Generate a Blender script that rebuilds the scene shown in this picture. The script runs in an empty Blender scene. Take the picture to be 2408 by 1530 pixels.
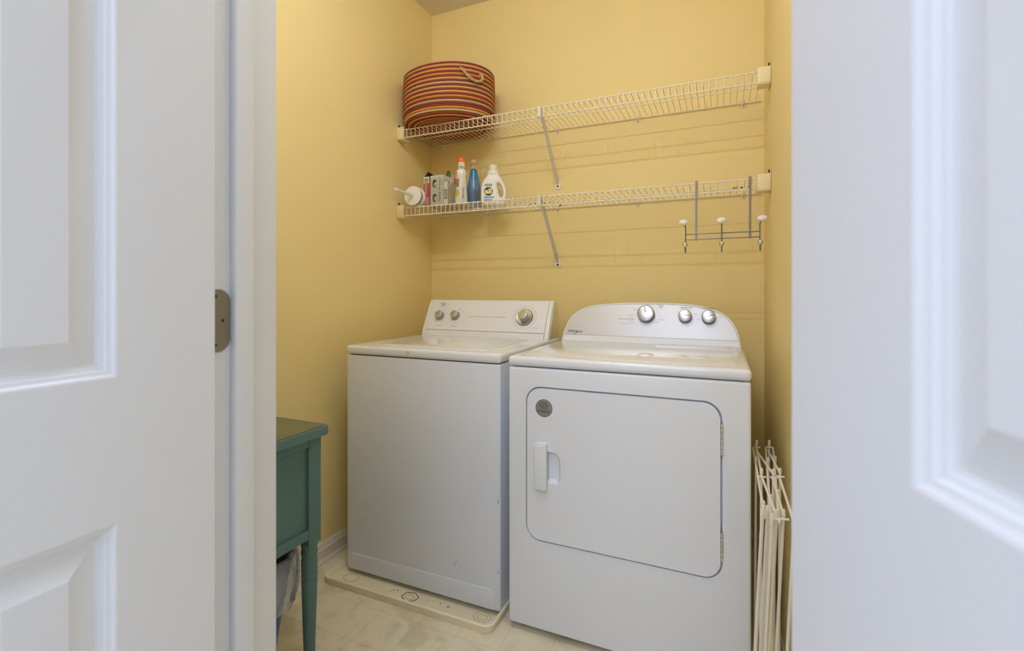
import bpy, bmesh, math, random
from mathutils import Vector, Matrix
random.seed(7)
C = bpy.context.scene.collection
PI = math.pi
SC = bpy.context.scene

# ------------------------------------------------------------------ camera
CAMH = 1.14
cam_d = bpy.data.cameras.new('camera')
cam = bpy.data.objects.new('camera', cam_d); C.objects.link(cam)
cam.location = (0, 0, CAMH)
cam.rotation_euler = (PI/2, 0, math.radians(23.7))
cam_d.sensor_width = 36.0
cam_d.lens = 1128/2408*36
cam_d.shift_y = -81/2408
cam_d.clip_start = 0.02
cam_d.dof.use_dof = True
cam_d.dof.focus_distance = 1.95
cam_d.dof.aperture_fstop = 4.6
SC.camera = cam

# ------------------------------------------------------------------ world, lights, exposure
wd = bpy.data.worlds.new('world'); SC.world = wd
wd.use_nodes = True
wd.node_tree.nodes['Background'].inputs[0].default_value = (0.9, 0.95, 1.0, 1)
wd.node_tree.nodes['Background'].inputs[1].default_value = 0.3
SC.view_settings.view_transform = 'Standard'
SC.view_settings.look = 'None'
SC.view_settings.exposure = 0.0
SC.view_settings.gamma = 1.0
SC.cycles.max_bounces = 16
SC.cycles.diffuse_bounces = 10
SC.cycles.glossy_bounces = 6
SC.cycles.transparent_max_bounces = 24

def light(name, kind, loc, power, color=(1, 1, 1), size=0.1, rot=(0, 0, 0), size_y=None):
    d = bpy.data.lights.new(name, kind); d.energy = power; d.color = color
    if kind == 'AREA':
        d.shape = 'RECTANGLE'; d.size = size; d.size_y = size_y or size
    else:
        d.shadow_soft_size = size
    o = bpy.data.objects.new(name, d); C.objects.link(o)
    o.location = loc; o.rotation_euler = rot
    return o
# ceiling lamp of the laundry closet, just inside the doorway
for lx in (-0.74, -0.61, -0.48, -0.35):           # a bar of four bulbs
    light('laundry_ceiling_lamp', 'POINT', (lx, 0.80, 2.56), 4.35, (0.87, 1.0, 1.36), 0.014)
# the hallway's lamp and its daylight, behind the camera, plus two added side fills
light('hall_ceiling_lamp', 'AREA', (-0.30, -1.0, 2.68), 21, (0.86, 1.0, 1.39), 1.0, (0, 0, 0), 1.0)
light('hall_daylight', 'AREA', (-0.2, -2.3, 1.45), 10, (0.86, 1.0, 1.39), 2.2, (PI/2, 0, 0), 1.7)
light('hall_left_fill', 'AREA', (-2.15, -0.9, 1.5), 12.5, (0.86, 1.0, 1.39), 1.6, (PI/2, 0, -PI/2), 1.6)  # added fill for the right door leaf; this wall has no window
light('hall_right_fill', 'AREA', (1.95, -0.9, 1.5), 9, (0.86, 1.0, 1.39), 1.6, (PI/2, 0, PI/2), 1.6)  # added fill towards the left door leaf, no window behind it

# ------------------------------------------------------------------ materials
def mat(name, col, rough=0.5, metal=0.0, spec=0.5, noise=None, bump=None, coat=0.0):
    """noise=(scale, amount, stretch) varies the colour; bump=(scale, strength, stretch)"""
    m = bpy.data.materials.new(name); m.use_nodes = True
    nt = m.node_tree; b = nt.nodes['Principled BSDF']
    b.inputs['Base Color'].default_value = (*col, 1)
    b.inputs['Roughness'].default_value = rough
    b.inputs['Metallic'].default_value = metal
    b.inputs['Specular IOR Level'].default_value = spec
    b.inputs['Coat Weight'].default_value = coat
    def tex(scale, stretch, detail=4):
        tc = nt.nodes.new('ShaderNodeTexCoord'); mp = nt.nodes.new('ShaderNodeMapping')
        mp.inputs['Scale'].default_value = stretch
        nt.links.new(tc.outputs['Object'], mp.inputs[0])
        n = nt.nodes.new('ShaderNodeTexNoise'); n.inputs['Scale'].default_value = scale
        n.inputs['Detail'].default_value = detail
        nt.links.new(mp.outputs[0], n.inputs['Vector'])
        return n
    if noise:
        n = tex(noise[0], noise[2] if len(noise) > 2 else (1, 1, 1))
        mx = nt.nodes.new('ShaderNodeMix'); mx.data_type = 'RGBA'
        a = noise[1]
        mx.inputs[6].default_value = (*[max(0, c*(1-a)) for c in col], 1)
        mx.inputs[7].default_value = (*[min(1, c*(1+a)) for c in col], 1)
        nt.links.new(n.outputs['Fac'], mx.inputs[0])
        nt.links.new(mx.outputs[2], b.inputs['Base Color'])
    if bump:
        n = tex(bump[0], bump[2] if len(bump) > 2 else (1, 1, 1))
        bp = nt.nodes.new('ShaderNodeBump'); bp.inputs['Strength'].default_value = bump[1]
        bp.inputs['Distance'].default_value = 0.002
        nt.links.new(n.outputs['Fac'], bp.inputs['Height'])
        nt.links.new(bp.outputs[0], b.inputs['Normal'])
    return m

def clear_mat(name, tint, gloss=0.9, milky=0.0, rough=0.03, bump=None):
    """thin clear plastic: see-through, fresnel shine, optional milkiness"""
    m = bpy.data.materials.new(name); m.use_nodes = True
    nt = m.node_tree
    for n in list(nt.nodes):
        if n.type != 'OUTPUT_MATERIAL': nt.nodes.remove(n)
    out = [n for n in nt.nodes if n.type == 'OUTPUT_MATERIAL'][0]
    t = nt.nodes.new('ShaderNodeBsdfTransparent'); t.inputs[0].default_value = (*tint, 1)
    g = nt.nodes.new('ShaderNodeBsdfGlossy'); g.inputs['Roughness'].default_value = rough
    g.inputs[0].default_value = (gloss, gloss, gloss, 1)
    fr = nt.nodes.new('ShaderNodeLayerWeight'); fr.inputs['Blend'].default_value = 0.5
    pw = nt.nodes.new('ShaderNodeMath'); pw.operation = 'POWER'; pw.inputs[1].default_value = 5.0
    nt.links.new(fr.outputs['Facing'], pw.inputs[0])
    ad = nt.nodes.new('ShaderNodeMath'); ad.operation = 'MULTIPLY_ADD'; ad.inputs[1].default_value = 0.5; ad.inputs[2].default_value = 0.045
    nt.links.new(pw.outputs[0], ad.inputs[0])
    mx = nt.nodes.new('ShaderNodeMixShader')
    nt.links.new(ad.outputs[0], mx.inputs[0])
    base = t
    if milky:
        d = nt.nodes.new('ShaderNodeBsdfDiffuse'); d.inputs[0].default_value = (0.8, 0.82, 0.85, 1)
        m2 = nt.nodes.new('ShaderNodeMixShader'); m2.inputs[0].default_value = milky
        nt.links.new(t.outputs[0], m2.inputs[1]); nt.links.new(d.outputs[0], m2.inputs[2])
        base = m2
    nt.links.new(base.outputs[0], mx.inputs[1]); nt.links.new(g.outputs[0], mx.inputs[2])
    if bump:
        tc = nt.nodes.new('ShaderNodeTexCoord')
        n = nt.nodes.new('ShaderNodeTexNoise'); n.inputs['Scale'].default_value = bump[0]
        nt.links.new(tc.outputs['Object'], n.inputs['Vector'])
        bp = nt.nodes.new('ShaderNodeBump'); bp.inputs['Strength'].default_value = bump[1]
        bp.inputs['Distance'].default_value = 0.01
        nt.links.new(n.outputs['Fac'], bp.inputs['Height'])
        nt.links.new(bp.outputs[0], g.inputs['Normal'])
        nt.links.new(bp.outputs[0], fr.inputs['Normal'])
    nt.links.new(mx.outputs[0], out.inputs[0])
    return m

def floor_mat():
    m = mat('marbled_vinyl', (0.60, 0.53, 0.385), 0.38)
    nt = m.node_tree; b = nt.nodes['Principled BSDF']
    geo = nt.nodes.new('ShaderNodeNewGeometry')
    n1 = nt.nodes.new('ShaderNodeTexNoise'); n1.inputs['Scale'].default_value = 9; n1.inputs['Detail'].default_value = 6
    n1.inputs['Distortion'].default_value = 1.2
    nt.links.new(geo.outputs['Position'], n1.inputs['Vector'])
    r = nt.nodes.new('ShaderNodeValToRGB')
    r.color_ramp.elements[0].position = 0.32; r.color_ramp.elements[0].color = (0.62, 0.56, 0.40, 1)
    r.color_ramp.elements[1].position = 0.52; r.color_ramp.elements[1].color = (0.78, 0.715, 0.54, 1)
    nt.links.new(n1.outputs['Fac'], r.inputs[0])
    sep = nt.nodes.new('ShaderNodeSeparateXYZ'); nt.links.new(geo.outputs['Position'], sep.inputs[0])
    def line(sock, off):
        a = nt.nodes.new('ShaderNodeMath'); a.operation = 'ADD'; a.inputs[1].default_value = off + 153
        nt.links.new(sock, a.inputs[0])
        w = nt.nodes.new('ShaderNodeMath'); w.operation = 'DIVIDE'; w.inputs[1].default_value = 0.153
        nt.links.new(a.outputs[0], w.inputs[0])
        f = nt.nodes.new('ShaderNodeMath'); f.operation = 'FRACT'; nt.links.new(w.outputs[0], f.inputs[0])
        s = nt.nodes.new('ShaderNodeMath'); s.operation = 'LESS_THAN'; s.inputs[1].default_value = 0.016
        nt.links.new(f.outputs[0], s.inputs[0])
        return s
    lx = line(sep.outputs['X'], 1.267); ly = line(sep.outputs['Y'], -1.222)
    mxm = nt.nodes.new('ShaderNodeMath'); mxm.operation = 'MAXIMUM'
    nt.links.new(lx.outputs[0], mxm.inputs[0]); nt.links.new(ly.outputs[0], mxm.inputs[1])
    sc = nt.nodes.new('ShaderNodeMath'); sc.operation = 'MULTIPLY'; sc.inputs[1].default_value = 0.42
    nt.links.new(mxm.outputs[0], sc.inputs[0])
    mx = nt.nodes.new('ShaderNodeMix'); mx.data_type = 'RGBA'
    nt.links.new(sc.outputs[0], mx.inputs[0]); nt.links.new(r.outputs[0], mx.inputs[6])
    mx.inputs[7].default_value = (0.42, 0.37, 0.25, 1)
    nt.links.new(mx.outputs[2], b.inputs['Base Color'])
    return m

M = {}
M['yellow'] = mat('yellow_wall_paint', (0.81, 0.668, 0.316), 0.62, spec=0.3, noise=(2.5, 0.03), bump=(220, 0.12))
M['hall'] = mat('hall_wall_paint', (0.72, 0.72, 0.70), 0.7, spec=0.3)
M['ceiling'] = mat('ceiling_paint', (0.74, 0.70, 0.62), 0.85, spec=0.2, bump=(160, 0.25))
M['floor'] = floor_mat()
M['trim'] = mat('white_trim_paint', (0.73, 0.745, 0.755), 0.30)
M['basetrim'] = mat('baseboard_paint', (0.74, 0.70, 0.60), 0.35)
M['door'] = mat('white_door_paint', (0.74, 0.745, 0.75), 0.34, bump=(22, 0.07, (7, 7, 0.25)))
M['hinge'] = mat('brushed_nickel', (0.30, 0.275, 0.24), 0.42, 0.75)
M['dark'] = mat('dark_gap', (0.02, 0.02, 0.02), 0.7)
M['screw'] = mat('dark_screw', (0.05, 0.045, 0.04), 0.45, 0.6)
M['enamel'] = mat('white_enamel', (0.765, 0.795, 0.845), 0.16, coat=0.3)
M['enamel_front'] = mat('white_enamel_front', (0.755, 0.785, 0.835), 0.30)
M['enamel_old'] = mat('aged_white_enamel_front', (0.69, 0.735, 0.81), 0.34, noise=(3, 0.03))
M['plastic'] = mat('white_plastic', (0.755, 0.78, 0.80), 0.30)
M['silver'] = mat('silver_panel', (0.62, 0.62, 0.625), 0.34, 0.3)
M['chrome'] = mat('chrome', (0.75, 0.75, 0.74), 0.14, 1.0)
M['steel'] = mat('polished_steel', (0.80, 0.78, 0.74), 0.22, 0.85)
M['satin'] = mat('satin_metal', (0.52, 0.515, 0.51), 0.27, 0.85)
M['dgrey'] = mat('dark_grey_plastic', (0.10, 0.10, 0.10), 0.35)
M['mgrey'] = mat('mid_grey_plastic', (0.30, 0.30, 0.30), 0.35)
M['ink'] = mat('dark_ink', (0.07, 0.07, 0.08), 0.6)
M['greyink'] = mat('grey_ink', (0.30, 0.30, 0.31), 0.6)
M['paleink'] = mat('pale_ink', (0.46, 0.46, 0.47), 0.6)
M['sticker'] = mat('grey_foil', (0.30, 0.295, 0.27), 0.4, 0.3)
M['wire'] = mat('white_vinyl_wire', (0.80, 0.745, 0.62), 0.35)
M['rust'] = mat('rust', (0.045, 0.022, 0.012), 0.9)
M['rustbrown'] = mat('rust_brown', (0.16, 0.06, 0.015), 0.9)
M['cream'] = mat('cream_plastic', (0.80, 0.70, 0.43), 0.45)
M['strap'] = mat('grey_steel', (0.68, 0.64, 0.56), 0.45, 0.0)
M['white'] = mat('white_paint', (0.80, 0.79, 0.76), 0.4)
M['nickel'] = mat('nickel_wire', (0.27, 0.24, 0.195), 0.36, 0.75)
M['ceramic'] = mat('white_ceramic', (0.85, 0.82, 0.78), 0.12)
M['maroon'] = mat('maroon_braid', (0.24, 0.056, 0.042), 0.85, spec=0.2, noise=(180, 0.25), bump=(380, 0.6))
M['tan'] = mat('tan_braid', (0.68, 0.37, 0.135), 0.85, spec=0.2, noise=(180, 0.25), bump=(380, 0.6))
M['orangeb'] = mat('orange_braid', (0.68, 0.28, 0.05), 0.85, spec=0.2, noise=(180, 0.25), bump=(380, 0.6))
M['beige'] = mat('beige_braid', (0.56, 0.44, 0.22), 0.85, spec=0.2, noise=(180, 0.25), bump=(380, 0.6))
M['rope'] = mat('speckled_rope', (0.52, 0.36, 0.17), 0.9, spec=0.2, noise=(150, 0.6))
M['teal'] = mat('teal_paint', (0.085, 0.165, 0.155), 0.42, noise=(14, 0.22, (1, 1, 0.3)))
M['tealtop'] = mat('olive_worn_top', (0.13, 0.15, 0.085), 0.33, noise=(10, 0.2))
M['bin_blue'] = mat('blue_plastic', (0.055, 0.115, 0.29), 0.4)
M['liner'] = clear_mat('clear_bag', (0.90, 0.92, 0.95), 0.8, milky=0.34, rough=0.12, bump=(30, 1.0))
M['clear'] = clear_mat('clear_plastic', (0.965, 0.97, 0.965), 0.85, milky=0.02)
M['pan'] = mat('cream_pan_plastic', (0.84, 0.77, 0.58), 0.42, noise=(7, 0.12))
M['stain'] = mat('brown_stain', (0.46, 0.37, 0.22), 0.6)
M['stain_dark'] = mat('dark_stain', (0.16, 0.12, 0.07), 0.7)
M['rackw'] = mat('cream_coated_steel', (0.80, 0.76, 0.66), 0.38)
M['red'] = mat('red_card', (0.62, 0.05, 0.03), 0.5)
M['pinkred'] = mat('faded_red_card', (0.60, 0.16, 0.12), 0.5)
M['card'] = mat('white_card', (0.76, 0.74, 0.70), 0.5)
M['mint'] = mat('pale_mint_card', (0.52, 0.58, 0.53), 0.5)
M['cardgrey'] = mat('grey_card', (0.42, 0.40, 0.34), 0.6, noise=(60, 0.2))
M['brown'] = mat('brown_print', (0.20, 0.06, 0.03), 0.6)
M['wool'] = mat('cream_wool', (0.60, 0.50, 0.36), 0.95, bump=(150, 0.6))
M['inside'] = mat('dark_card_inside', (0.17, 0.12, 0.08), 0.8)
M['flapout'] = mat('grey_blue_card', (0.48, 0.49, 0.54), 0.5)
M['navy'] = mat('navy_print', (0.03, 0.05, 0.16), 0.5)
M['green'] = mat('green_cap', (0.01, 0.12, 0.05), 0.4)
M['orange'] = mat('orange_cap', (0.90, 0.13, 0.01), 0.4)
M['orangered'] = mat('orange_red_plastic', (0.55, 0.08, 0.02), 0.4)
M['pink'] = mat('pink_nozzle', (0.72, 0.33, 0.24), 0.4)
M['purple'] = mat('purple_label', (0.16, 0.09, 0.16), 0.4)
M['yellowlab'] = mat('yellow_label', (0.75, 0.55, 0.01), 0.5)
M['whitep'] = mat('white_bottle', (0.80, 0.80, 0.79), 0.28)
M['cap'] = mat('milky_cap', (0.72, 0.68, 0.58), 0.3)
M['bluebot'] = mat('blue_bottle', (0.035, 0.23, 0.50), 0.25)
M['bluedark'] = mat('blue_label', (0.025, 0.15, 0.40), 0.35)
M['beigecap'] = mat('beige_sprayer', (0.56, 0.44, 0.24), 0.35)
M['royal'] = mat('royal_blue', (0.01, 0.035, 0.28), 0.4)
M['sky'] = mat('sky_blue_print', (0.36, 0.58, 0.70), 0.4)
M['bright_yellow'] = mat('bright_yellow', (0.90, 0.75, 0.01), 0.4)
M['leaf'] = mat('leaf_green', (0.12, 0.28, 0.04), 0.4)

# ------------------------------------------------------------------ helpers
ORG = {}
def finish(bm, sharp=0.6):
    bmesh.ops.recalc_face_normals(bm, faces=bm.faces)
    for f in bm.faces: f.smooth = True
    for e in bm.edges:
        if len(e.link_faces) == 2:
            e.smooth = e.calc_face_angle(0) < sharp
def obj(name, bm, mats, parent=None, label=None, local=False, sharp=0.6):
    """link a bmesh as ONE object; vertices are given in world space unless local"""
    finish(bm, sharp)
    if parent is not None and not local:
        o = ORG[parent.name]
        bmesh.ops.translate(bm, verts=bm.verts, vec=(-o[0], -o[1], -o[2]))
    me = bpy.data.meshes.new(name); bm.to_mesh(me); bm.free()
    if not isinstance(mats, (list, tuple)): mats = [mats]
    for m in mats: me.materials.append(M[m])
    ob = bpy.data.objects.new(name, me); C.objects.link(ob)
    if parent is not None:
        ob.parent = parent; ORG[ob.name] = ORG[parent.name]
    else:
        ORG[ob.name] = (0, 0, 0)
    if label: ob['label'] = label
    return ob
def thing(name, label, cat, loc, rotz=0, group=None):
    o = bpy.data.objects.new(name, None); C.objects.link(o)
    o.empty_display_size = 0.05
    o.location = loc; o.rotation_euler = (0, 0, rotz)
    o['label'] = label; o['category'] = cat
    if group: o['group'] = group
    ORG[o.name] = tuple(loc)
    return o
def struct(name, bm, mats, parent=None, sharp=0.6):
    o = obj(name, bm, mats, parent, sharp=sharp)
    if parent is None: o['kind'] = 'structure'
    return o
def merge(bm, t, mi=None, mtx=None):
    if mi is not None:
        for f in t.faces: f.material_index = mi
    if mtx is not None: t.transform(mtx)
    me = bpy.data.meshes.new('tmp'); t.to_mesh(me); t.free()
    bm.from_mesh(me); bpy.data.meshes.remove(me)
def box(bm, x0, x1, y0, y1, z0, z1, bev=0.0, seg=2, mi=0, mtx=None):
    t = bmesh.new(); bmesh.ops.create_cube(t, size=1)
    for v in t.verts:
        v.co = Vector(((x0+x1)/2+v.co.x*(x1-x0), (y0+y1)/2+v.co.y*(y1-y0), (z0+z1)/2+v.co.z*(z1-z0)))
    if bev > 0:
        bmesh.ops.bevel(t, geom=list(t.edges), offset=bev, segments=seg, profile=0.5, affect='EDGES', clamp_overlap=True)
    merge(bm, t, mi, mtx)
def boxbm(*a, **k):
    bm = bmesh.new(); box(bm, *a, **k); return bm
def lathe(bm, prof, segs=24, mtx=None, mi=0, sx=1.0, sy=1.0, caps=True):
    t = bmesh.new(); rings = []
    for r, z in prof:
        if r < 1e-6: rings.append([t.verts.new((0, 0, z))])
        else: rings.append([t.verts.new((r*sx*math.cos(2*PI*i/segs), r*sy*math.sin(2*PI*i/segs), z)) for i in range(segs)])
    for a, b in zip(rings[:-1], rings[1:]):
        for i in range(segs):
            j = (i+1) % segs
            if len(a) == 1 and len(b) == 1: continue
            if len(a) == 1: t.faces.new((a[0], b[i], b[j]))
            elif len(b) == 1: t.faces.new((a[i], a[j], b[0]))
            else: t.faces.new((a[i], a[j], b[j], b[i]))
    if caps:
        for R in (rings[0], rings[-1]):
            if len(R) > 1: t.faces.new(R)
    merge(bm, t, mi, mtx)
def tube(bm, pts, r, segs=8, mi=0, closed=False):
    pts = [Vector(p) for p in pts]; n = len(pts)
    t = bmesh.new(); rings = []; prev = None
    for i, p in enumerate(pts):
        if closed: d = pts[(i+1) % n]-pts[i-1]
        else: d = pts[min(i+1, n-1)]-pts[max(i-1, 0)]
        d.normalize()
        if prev is None:
            up = Vector((0, 0, 1)) if abs(d.z) < 0.9 else Vector((1, 0, 0))
            a = d.cross(up).normalized()
        else:
            a = (prev-d*prev.dot(d)).normalized()
        prev = a; b = d.cross(a)
        rr = r[i] if isinstance(r, (list, tuple)) else r
        rings.append([t.verts.new(p+a*rr*math.cos(2*PI*k/segs)+b*rr*math.sin(2*PI*k/segs)) for k in range(segs)])
    m = n if closed else n-1
    for i in range(m):
        A = rings[i]; B = rings[(i+1) % n]
        for k in range(segs):
            t.faces.new((A[k], A[(k+1) % segs], B[(k+1) % segs], B[k]))
    if not closed:
        t.faces.new(rings[0]); t.faces.new(rings[-1])
    merge(bm, t, mi)
def plane_mtx(o, right, up):
    r = Vector(right).normalized(); u = Vector(up).normalized(); n = r.cross(u)
    m = Matrix((r, u, n)).transposed().to_4x4(); m.translation = Vector(o); return m
def rrect(x0, x1, y0, y1, r, n=6):
    pts = []
    for cx, cy, a0 in ((x1-r, y1-r, 0), (x0+r, y1-r, PI/2), (x0+r, y0+r, PI), (x1-r, y0+r, 1.5*PI)):
        for i in range(n+1):
            a = a0+PI/2*i/n; pts.append((cx+r*math.cos(a), cy+r*math.sin(a)))
    return pts
def prism(bm, pts, d0, d1, mtx=None, mi=0, bev=0.0, seg=3):
    """outline in local xy, extruded along local z from d0 to d1; bev rounds the d1 rim"""
    t = bmesh.new()
    a = [t.verts.new((x, y, d0)) for x, y in pts]; b = [t.verts.new((x, y, d1)) for x, y in pts]
    n = len(pts)
    t.faces.new(a[::-1]); f = t.faces.new(b)
    for i in range(n): t.faces.new((a[i], a[(i+1) % n], b[(i+1) % n], b[i]))
    if bev > 0:
        bmesh.ops.bevel(t, geom=list(f.edges), offset=bev, segments=seg, profile=0.5, affect='EDGES', clamp_overlap=True)
    merge(bm, t, mi, mtx)
def loft(bm, loops, mi=0, cap0=False, cap1=False, mtx=None):
    t = bmesh.new()
    R = [[t.verts.new(p) for p in L] for L in loops]; n = len(R[0])
    for A, B in zip(R[:-1], R[1:]):
        for i in range(n): t.faces.new((A[i], A[(i+1) % n], B[(i+1) % n], B[i]))
    if cap0: t.faces.new(R[0][::-1])
    if cap1: t.faces.new(R[-1])
    merge(bm, t, mi, mtx)
def smooth_line(P, n=6):
    out = []
    P = [Vector(p) for p in P]
    for i in range(len(P)-1):
        p0 = P[max(i-1, 0)]; p1 = P[i]; p2 = P[i+1]; p3 = P[min(i+2, len(P)-1)]
        for k in range(n):
            t = k/n
            out.append(0.5*((2*p1)+(p2-p0)*t+(2*p0-5*p1+4*p2-p3)*t*t+(3*p1-p0-3*p2+p3)*t**3))
    out.append(P[-1]); return out
def text(bm, s, mtx, height=None, width=None, mi=0, align='CENTER', bold=0.0, thick=0.0003):
    cu = bpy.data.curves.new('t', 'FONT'); cu.body = s; cu.size = 1; cu.align_x = align; cu.align_y = 'CENTER'
    cu.offset = bold; cu.resolution_u = 3
    o = bpy.data.objects.new('t', cu); C.objects.link(o)
    bpy.context.view_layer.update()
    dg = bpy.context.evaluated_depsgraph_get()
    me = bpy.data.meshes.new_from_object(o.evaluated_get(dg))
    t = bmesh.new(); t.from_mesh(me)
    bpy.data.objects.remove(o); bpy.data.curves.remove(cu); bpy.data.meshes.remove(me)
    xs = [v.co.x for v in t.verts]; ys = [v.co.y for v in t.verts]
    w = max(xs)-min(xs); h = max(ys)-min(ys)
    sx = sy = (height/h) if height else width/w
    if height and width: sx = width/w; sy = height/h
    for v in t.verts: v.co = Vector((v.co.x*sx, v.co.y*sy, thick))
    merge(bm, t, mi, mtx)
def boolean(ob, cutter_bm, op='DIFFERENCE'):
    finish(cutter_bm)
    me = bpy.data.meshes.new('cut'); cutter_bm.to_mesh(me); cutter_bm.free()
    c = bpy.data.objects.new('cut', me); C.objects.link(c)
    c.matrix_world = Matrix.Translation(Vector((0, 0, 0)))
    mod = ob.modifiers.new('b', 'BOOLEAN'); mod.object = c; mod.operation = op; mod.solver = 'EXACT'
    bpy.context.view_layer.update()
    dg = bpy.context.evaluated_depsgraph_get()
    nm = bpy.data.meshes.new_from_object(ob.evaluated_get(dg))
    ob.modifiers.clear(); old = ob.data; ob.data = nm; bpy.data.meshes.remove(old)
    bpy.data.objects.remove(c); bpy.data.meshes.remove(me)
    bm = bmesh.new(); bm.from_mesh(nm); finish(bm); bm.to_mesh(nm); bm.free()
def MT(x, y, z): return Matrix.Translation((x, y, z))
def RX(a): return Matrix.Rotation(a, 4, 'X')
def RY(a): return Matrix.Rotation(a, 4, 'Y')
def RZ(a): return Matrix.Rotation(a, 4, 'Z')

# ------------------------------------------------------------------ room shell
LW, RW, BW, CH = -1.545, 0.167, 2.36, 2.733      # left wall, right wall, back wall, ceiling
FY0, FY1 = 0.464, 0.5786                          # the front wall with the doorway
JL, JR, DH = -0.686, 0.086, 2.045                 # jambs and door height
HX0, HX1, HY = -2.2, 2.0, -2.6
struct('floor', boxbm(HX0, HX1, HY, BW+0.1, -0.1, 0), 'floor')
struct('ceiling', boxbm(HX0, HX1, HY, BW+0.1, CH, CH+0.1), 'ceiling')
struct('wall_back', boxbm(LW-0.1, RW+0.1, BW, BW+0.1, 0, CH), 'yellow')
struct('wall_left', boxbm(LW-0.1, LW, FY1, BW, 0, CH), 'yellow')
struct('wall_right', boxbm(RW, RW+0.1, FY1, BW, 0, CH), 'yellow')
bm = bmesh.new()
for a in ((HX0, JL-0.02, FY0, FY1-0.012, 0, CH), (JR+0.02, HX1, FY0, FY1-0.012, 0, CH), (JL-0.02, JR+0.02, FY0, FY1-0.012, DH+0.02, CH)):
    box(bm, *a)
for a in ((LW, JL-0.02, FY1-0.012, FY1, 0, CH), (JR+0.02, RW, FY1-0.012, FY1, 0, CH), (JL-0.02, JR+0.02, FY1-0.012, FY1, DH+0.02, CH)):
    box(bm, *a, mi=1)
struct('wall_front', bm, ['hall', 'yellow'])
struct('wall_hall_left', boxbm(HX0-0.1, HX0, HY, FY0, 0, CH), 'hall')
struct('wall_hall_right', boxbm(HX1, HX1+0.1, HY, FY0, 0, CH), 'hall')
struct('wall_hall_rear', boxbm(HX0, HX1, HY-0.1, HY, 0, CH), 'hall')

# jambs with their stops
STY0, STY1 = 0.495, 0.5276
bm = bmesh.new()
box(bm, JL-0.02, JL, FY0, FY1, 0, DH, 0.0015)
box(bm, JL, JL+0.014, STY0, STY1, 0, DH-0.0, 0.003, 3)
jl = struct('trim_1', bm, 'trim')
def hinge_leaf(parent, z):
    Mx = plane_mtx((JL, 0.468, z), (0, 1, 0), (0, 0, 1))      # normal +x
    pts = [(-0.003, -0.0465), (0.012, -0.0465), (0.0185, -0.0435), (0.024, -0.038), (0.0265, -0.031), (0.0265, 0.031), (0.0245, 0.038), (0.019, 0.0435), (0.012, 0.0465), (-0.003, 0.0465)]
    bm = bmesh.new(); prism(bm, pts, 0, 0.0022, Mx, 0, 0.0006, 1)
    for y, zz in ((0.0145, 0.0), (0.0035, 0.036), (0.0035, -0.036)):
        lathe(bm, [(0, 0.0024), (0.0024, 0.0024), (0.0024, 0.0020)], 12, Mx @ MT(y, zz, 0), 1)
    obj('hinge_leaf', bm, ['hinge', 'screw'], parent, label='dull nickel hinge leaf screwed to the jamb')
for z in (0.26, 1.096, 1.86): hinge_leaf(jl, z)
bm = bmesh.new()
box(bm, JR, JR+0.02, FY0, FY1, 0, DH, 0.0015)
box(bm, JR-0.014, JR, STY0, STY1, 0, DH, 0.003, 3)
struct('trim_2', bm, 'trim')
bm = bmesh.new()
box(bm, JL-0.02, JR+0.02, FY0, FY1, DH, DH+0.02, 0.0015)
box(bm, JL+0.014, JR-0.014, STY0, STY1, DH-0.014, DH, 0.003, 3)
struct('trim_3', bm, 'trim')
# casings round the doorway, hall side and closet side
def casing(name, y0, y1):
    bm = bmesh.new(); w = 0.057
    box(bm, JL-0.020-w, JL-0.020, y0, y1, 0, DH+0.006+w, 0.003)
    if y0 < FY0: box(bm, JR+0.006, JR+0.006+w, y0, y1, 0, DH+0.006+w, 0.003)
    box(bm, JL-0.020, JR+0.006, y0, y1, DH+0.006, DH+0.006+w, 0.003)
    struct(name, bm, 'trim')
casing('trim_4', FY0-0.014, FY0); casing('trim_5', FY1, FY1+0.014)

# baseboards
def baseboard(name, p0, p1, nrm):
    prof = [(0, 0), (0.019, 0), (0.019, 0.006), (0.0165, 0.014), (0.012, 0.018), (0.012, 0.019), (0.0115, 0.052), (0.0125, 0.054), (0.0125, 0.058), (0.009, 0.062), (0.009, 0.068), (0.0055, 0.074), (0.0055, 0.079), (0.003, 0.083), (0, 0.083)]
    n = Vector(nrm); bm = bmesh.new()
    L = [[Vector(p)+n*d+Vector((0, 0, z)) for d, z in prof] for p in (p0, p1)]
    loft(bm, L, cap0=True, cap1=True)
    struct(name, bm, 'basetrim')
baseboard('baseboard_left', (LW, FY1+0.001, 0), (LW, BW, 0), (1, 0, 0))
baseboard('baseboard_back', (LW+0.02, BW, 0), (RW-0.02, BW, 0), (0, -1, 0))
baseboard('baseboard_right', (RW, FY1+0.001, 0), (RW, BW, 0), (-1, 0, 0))

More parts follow.
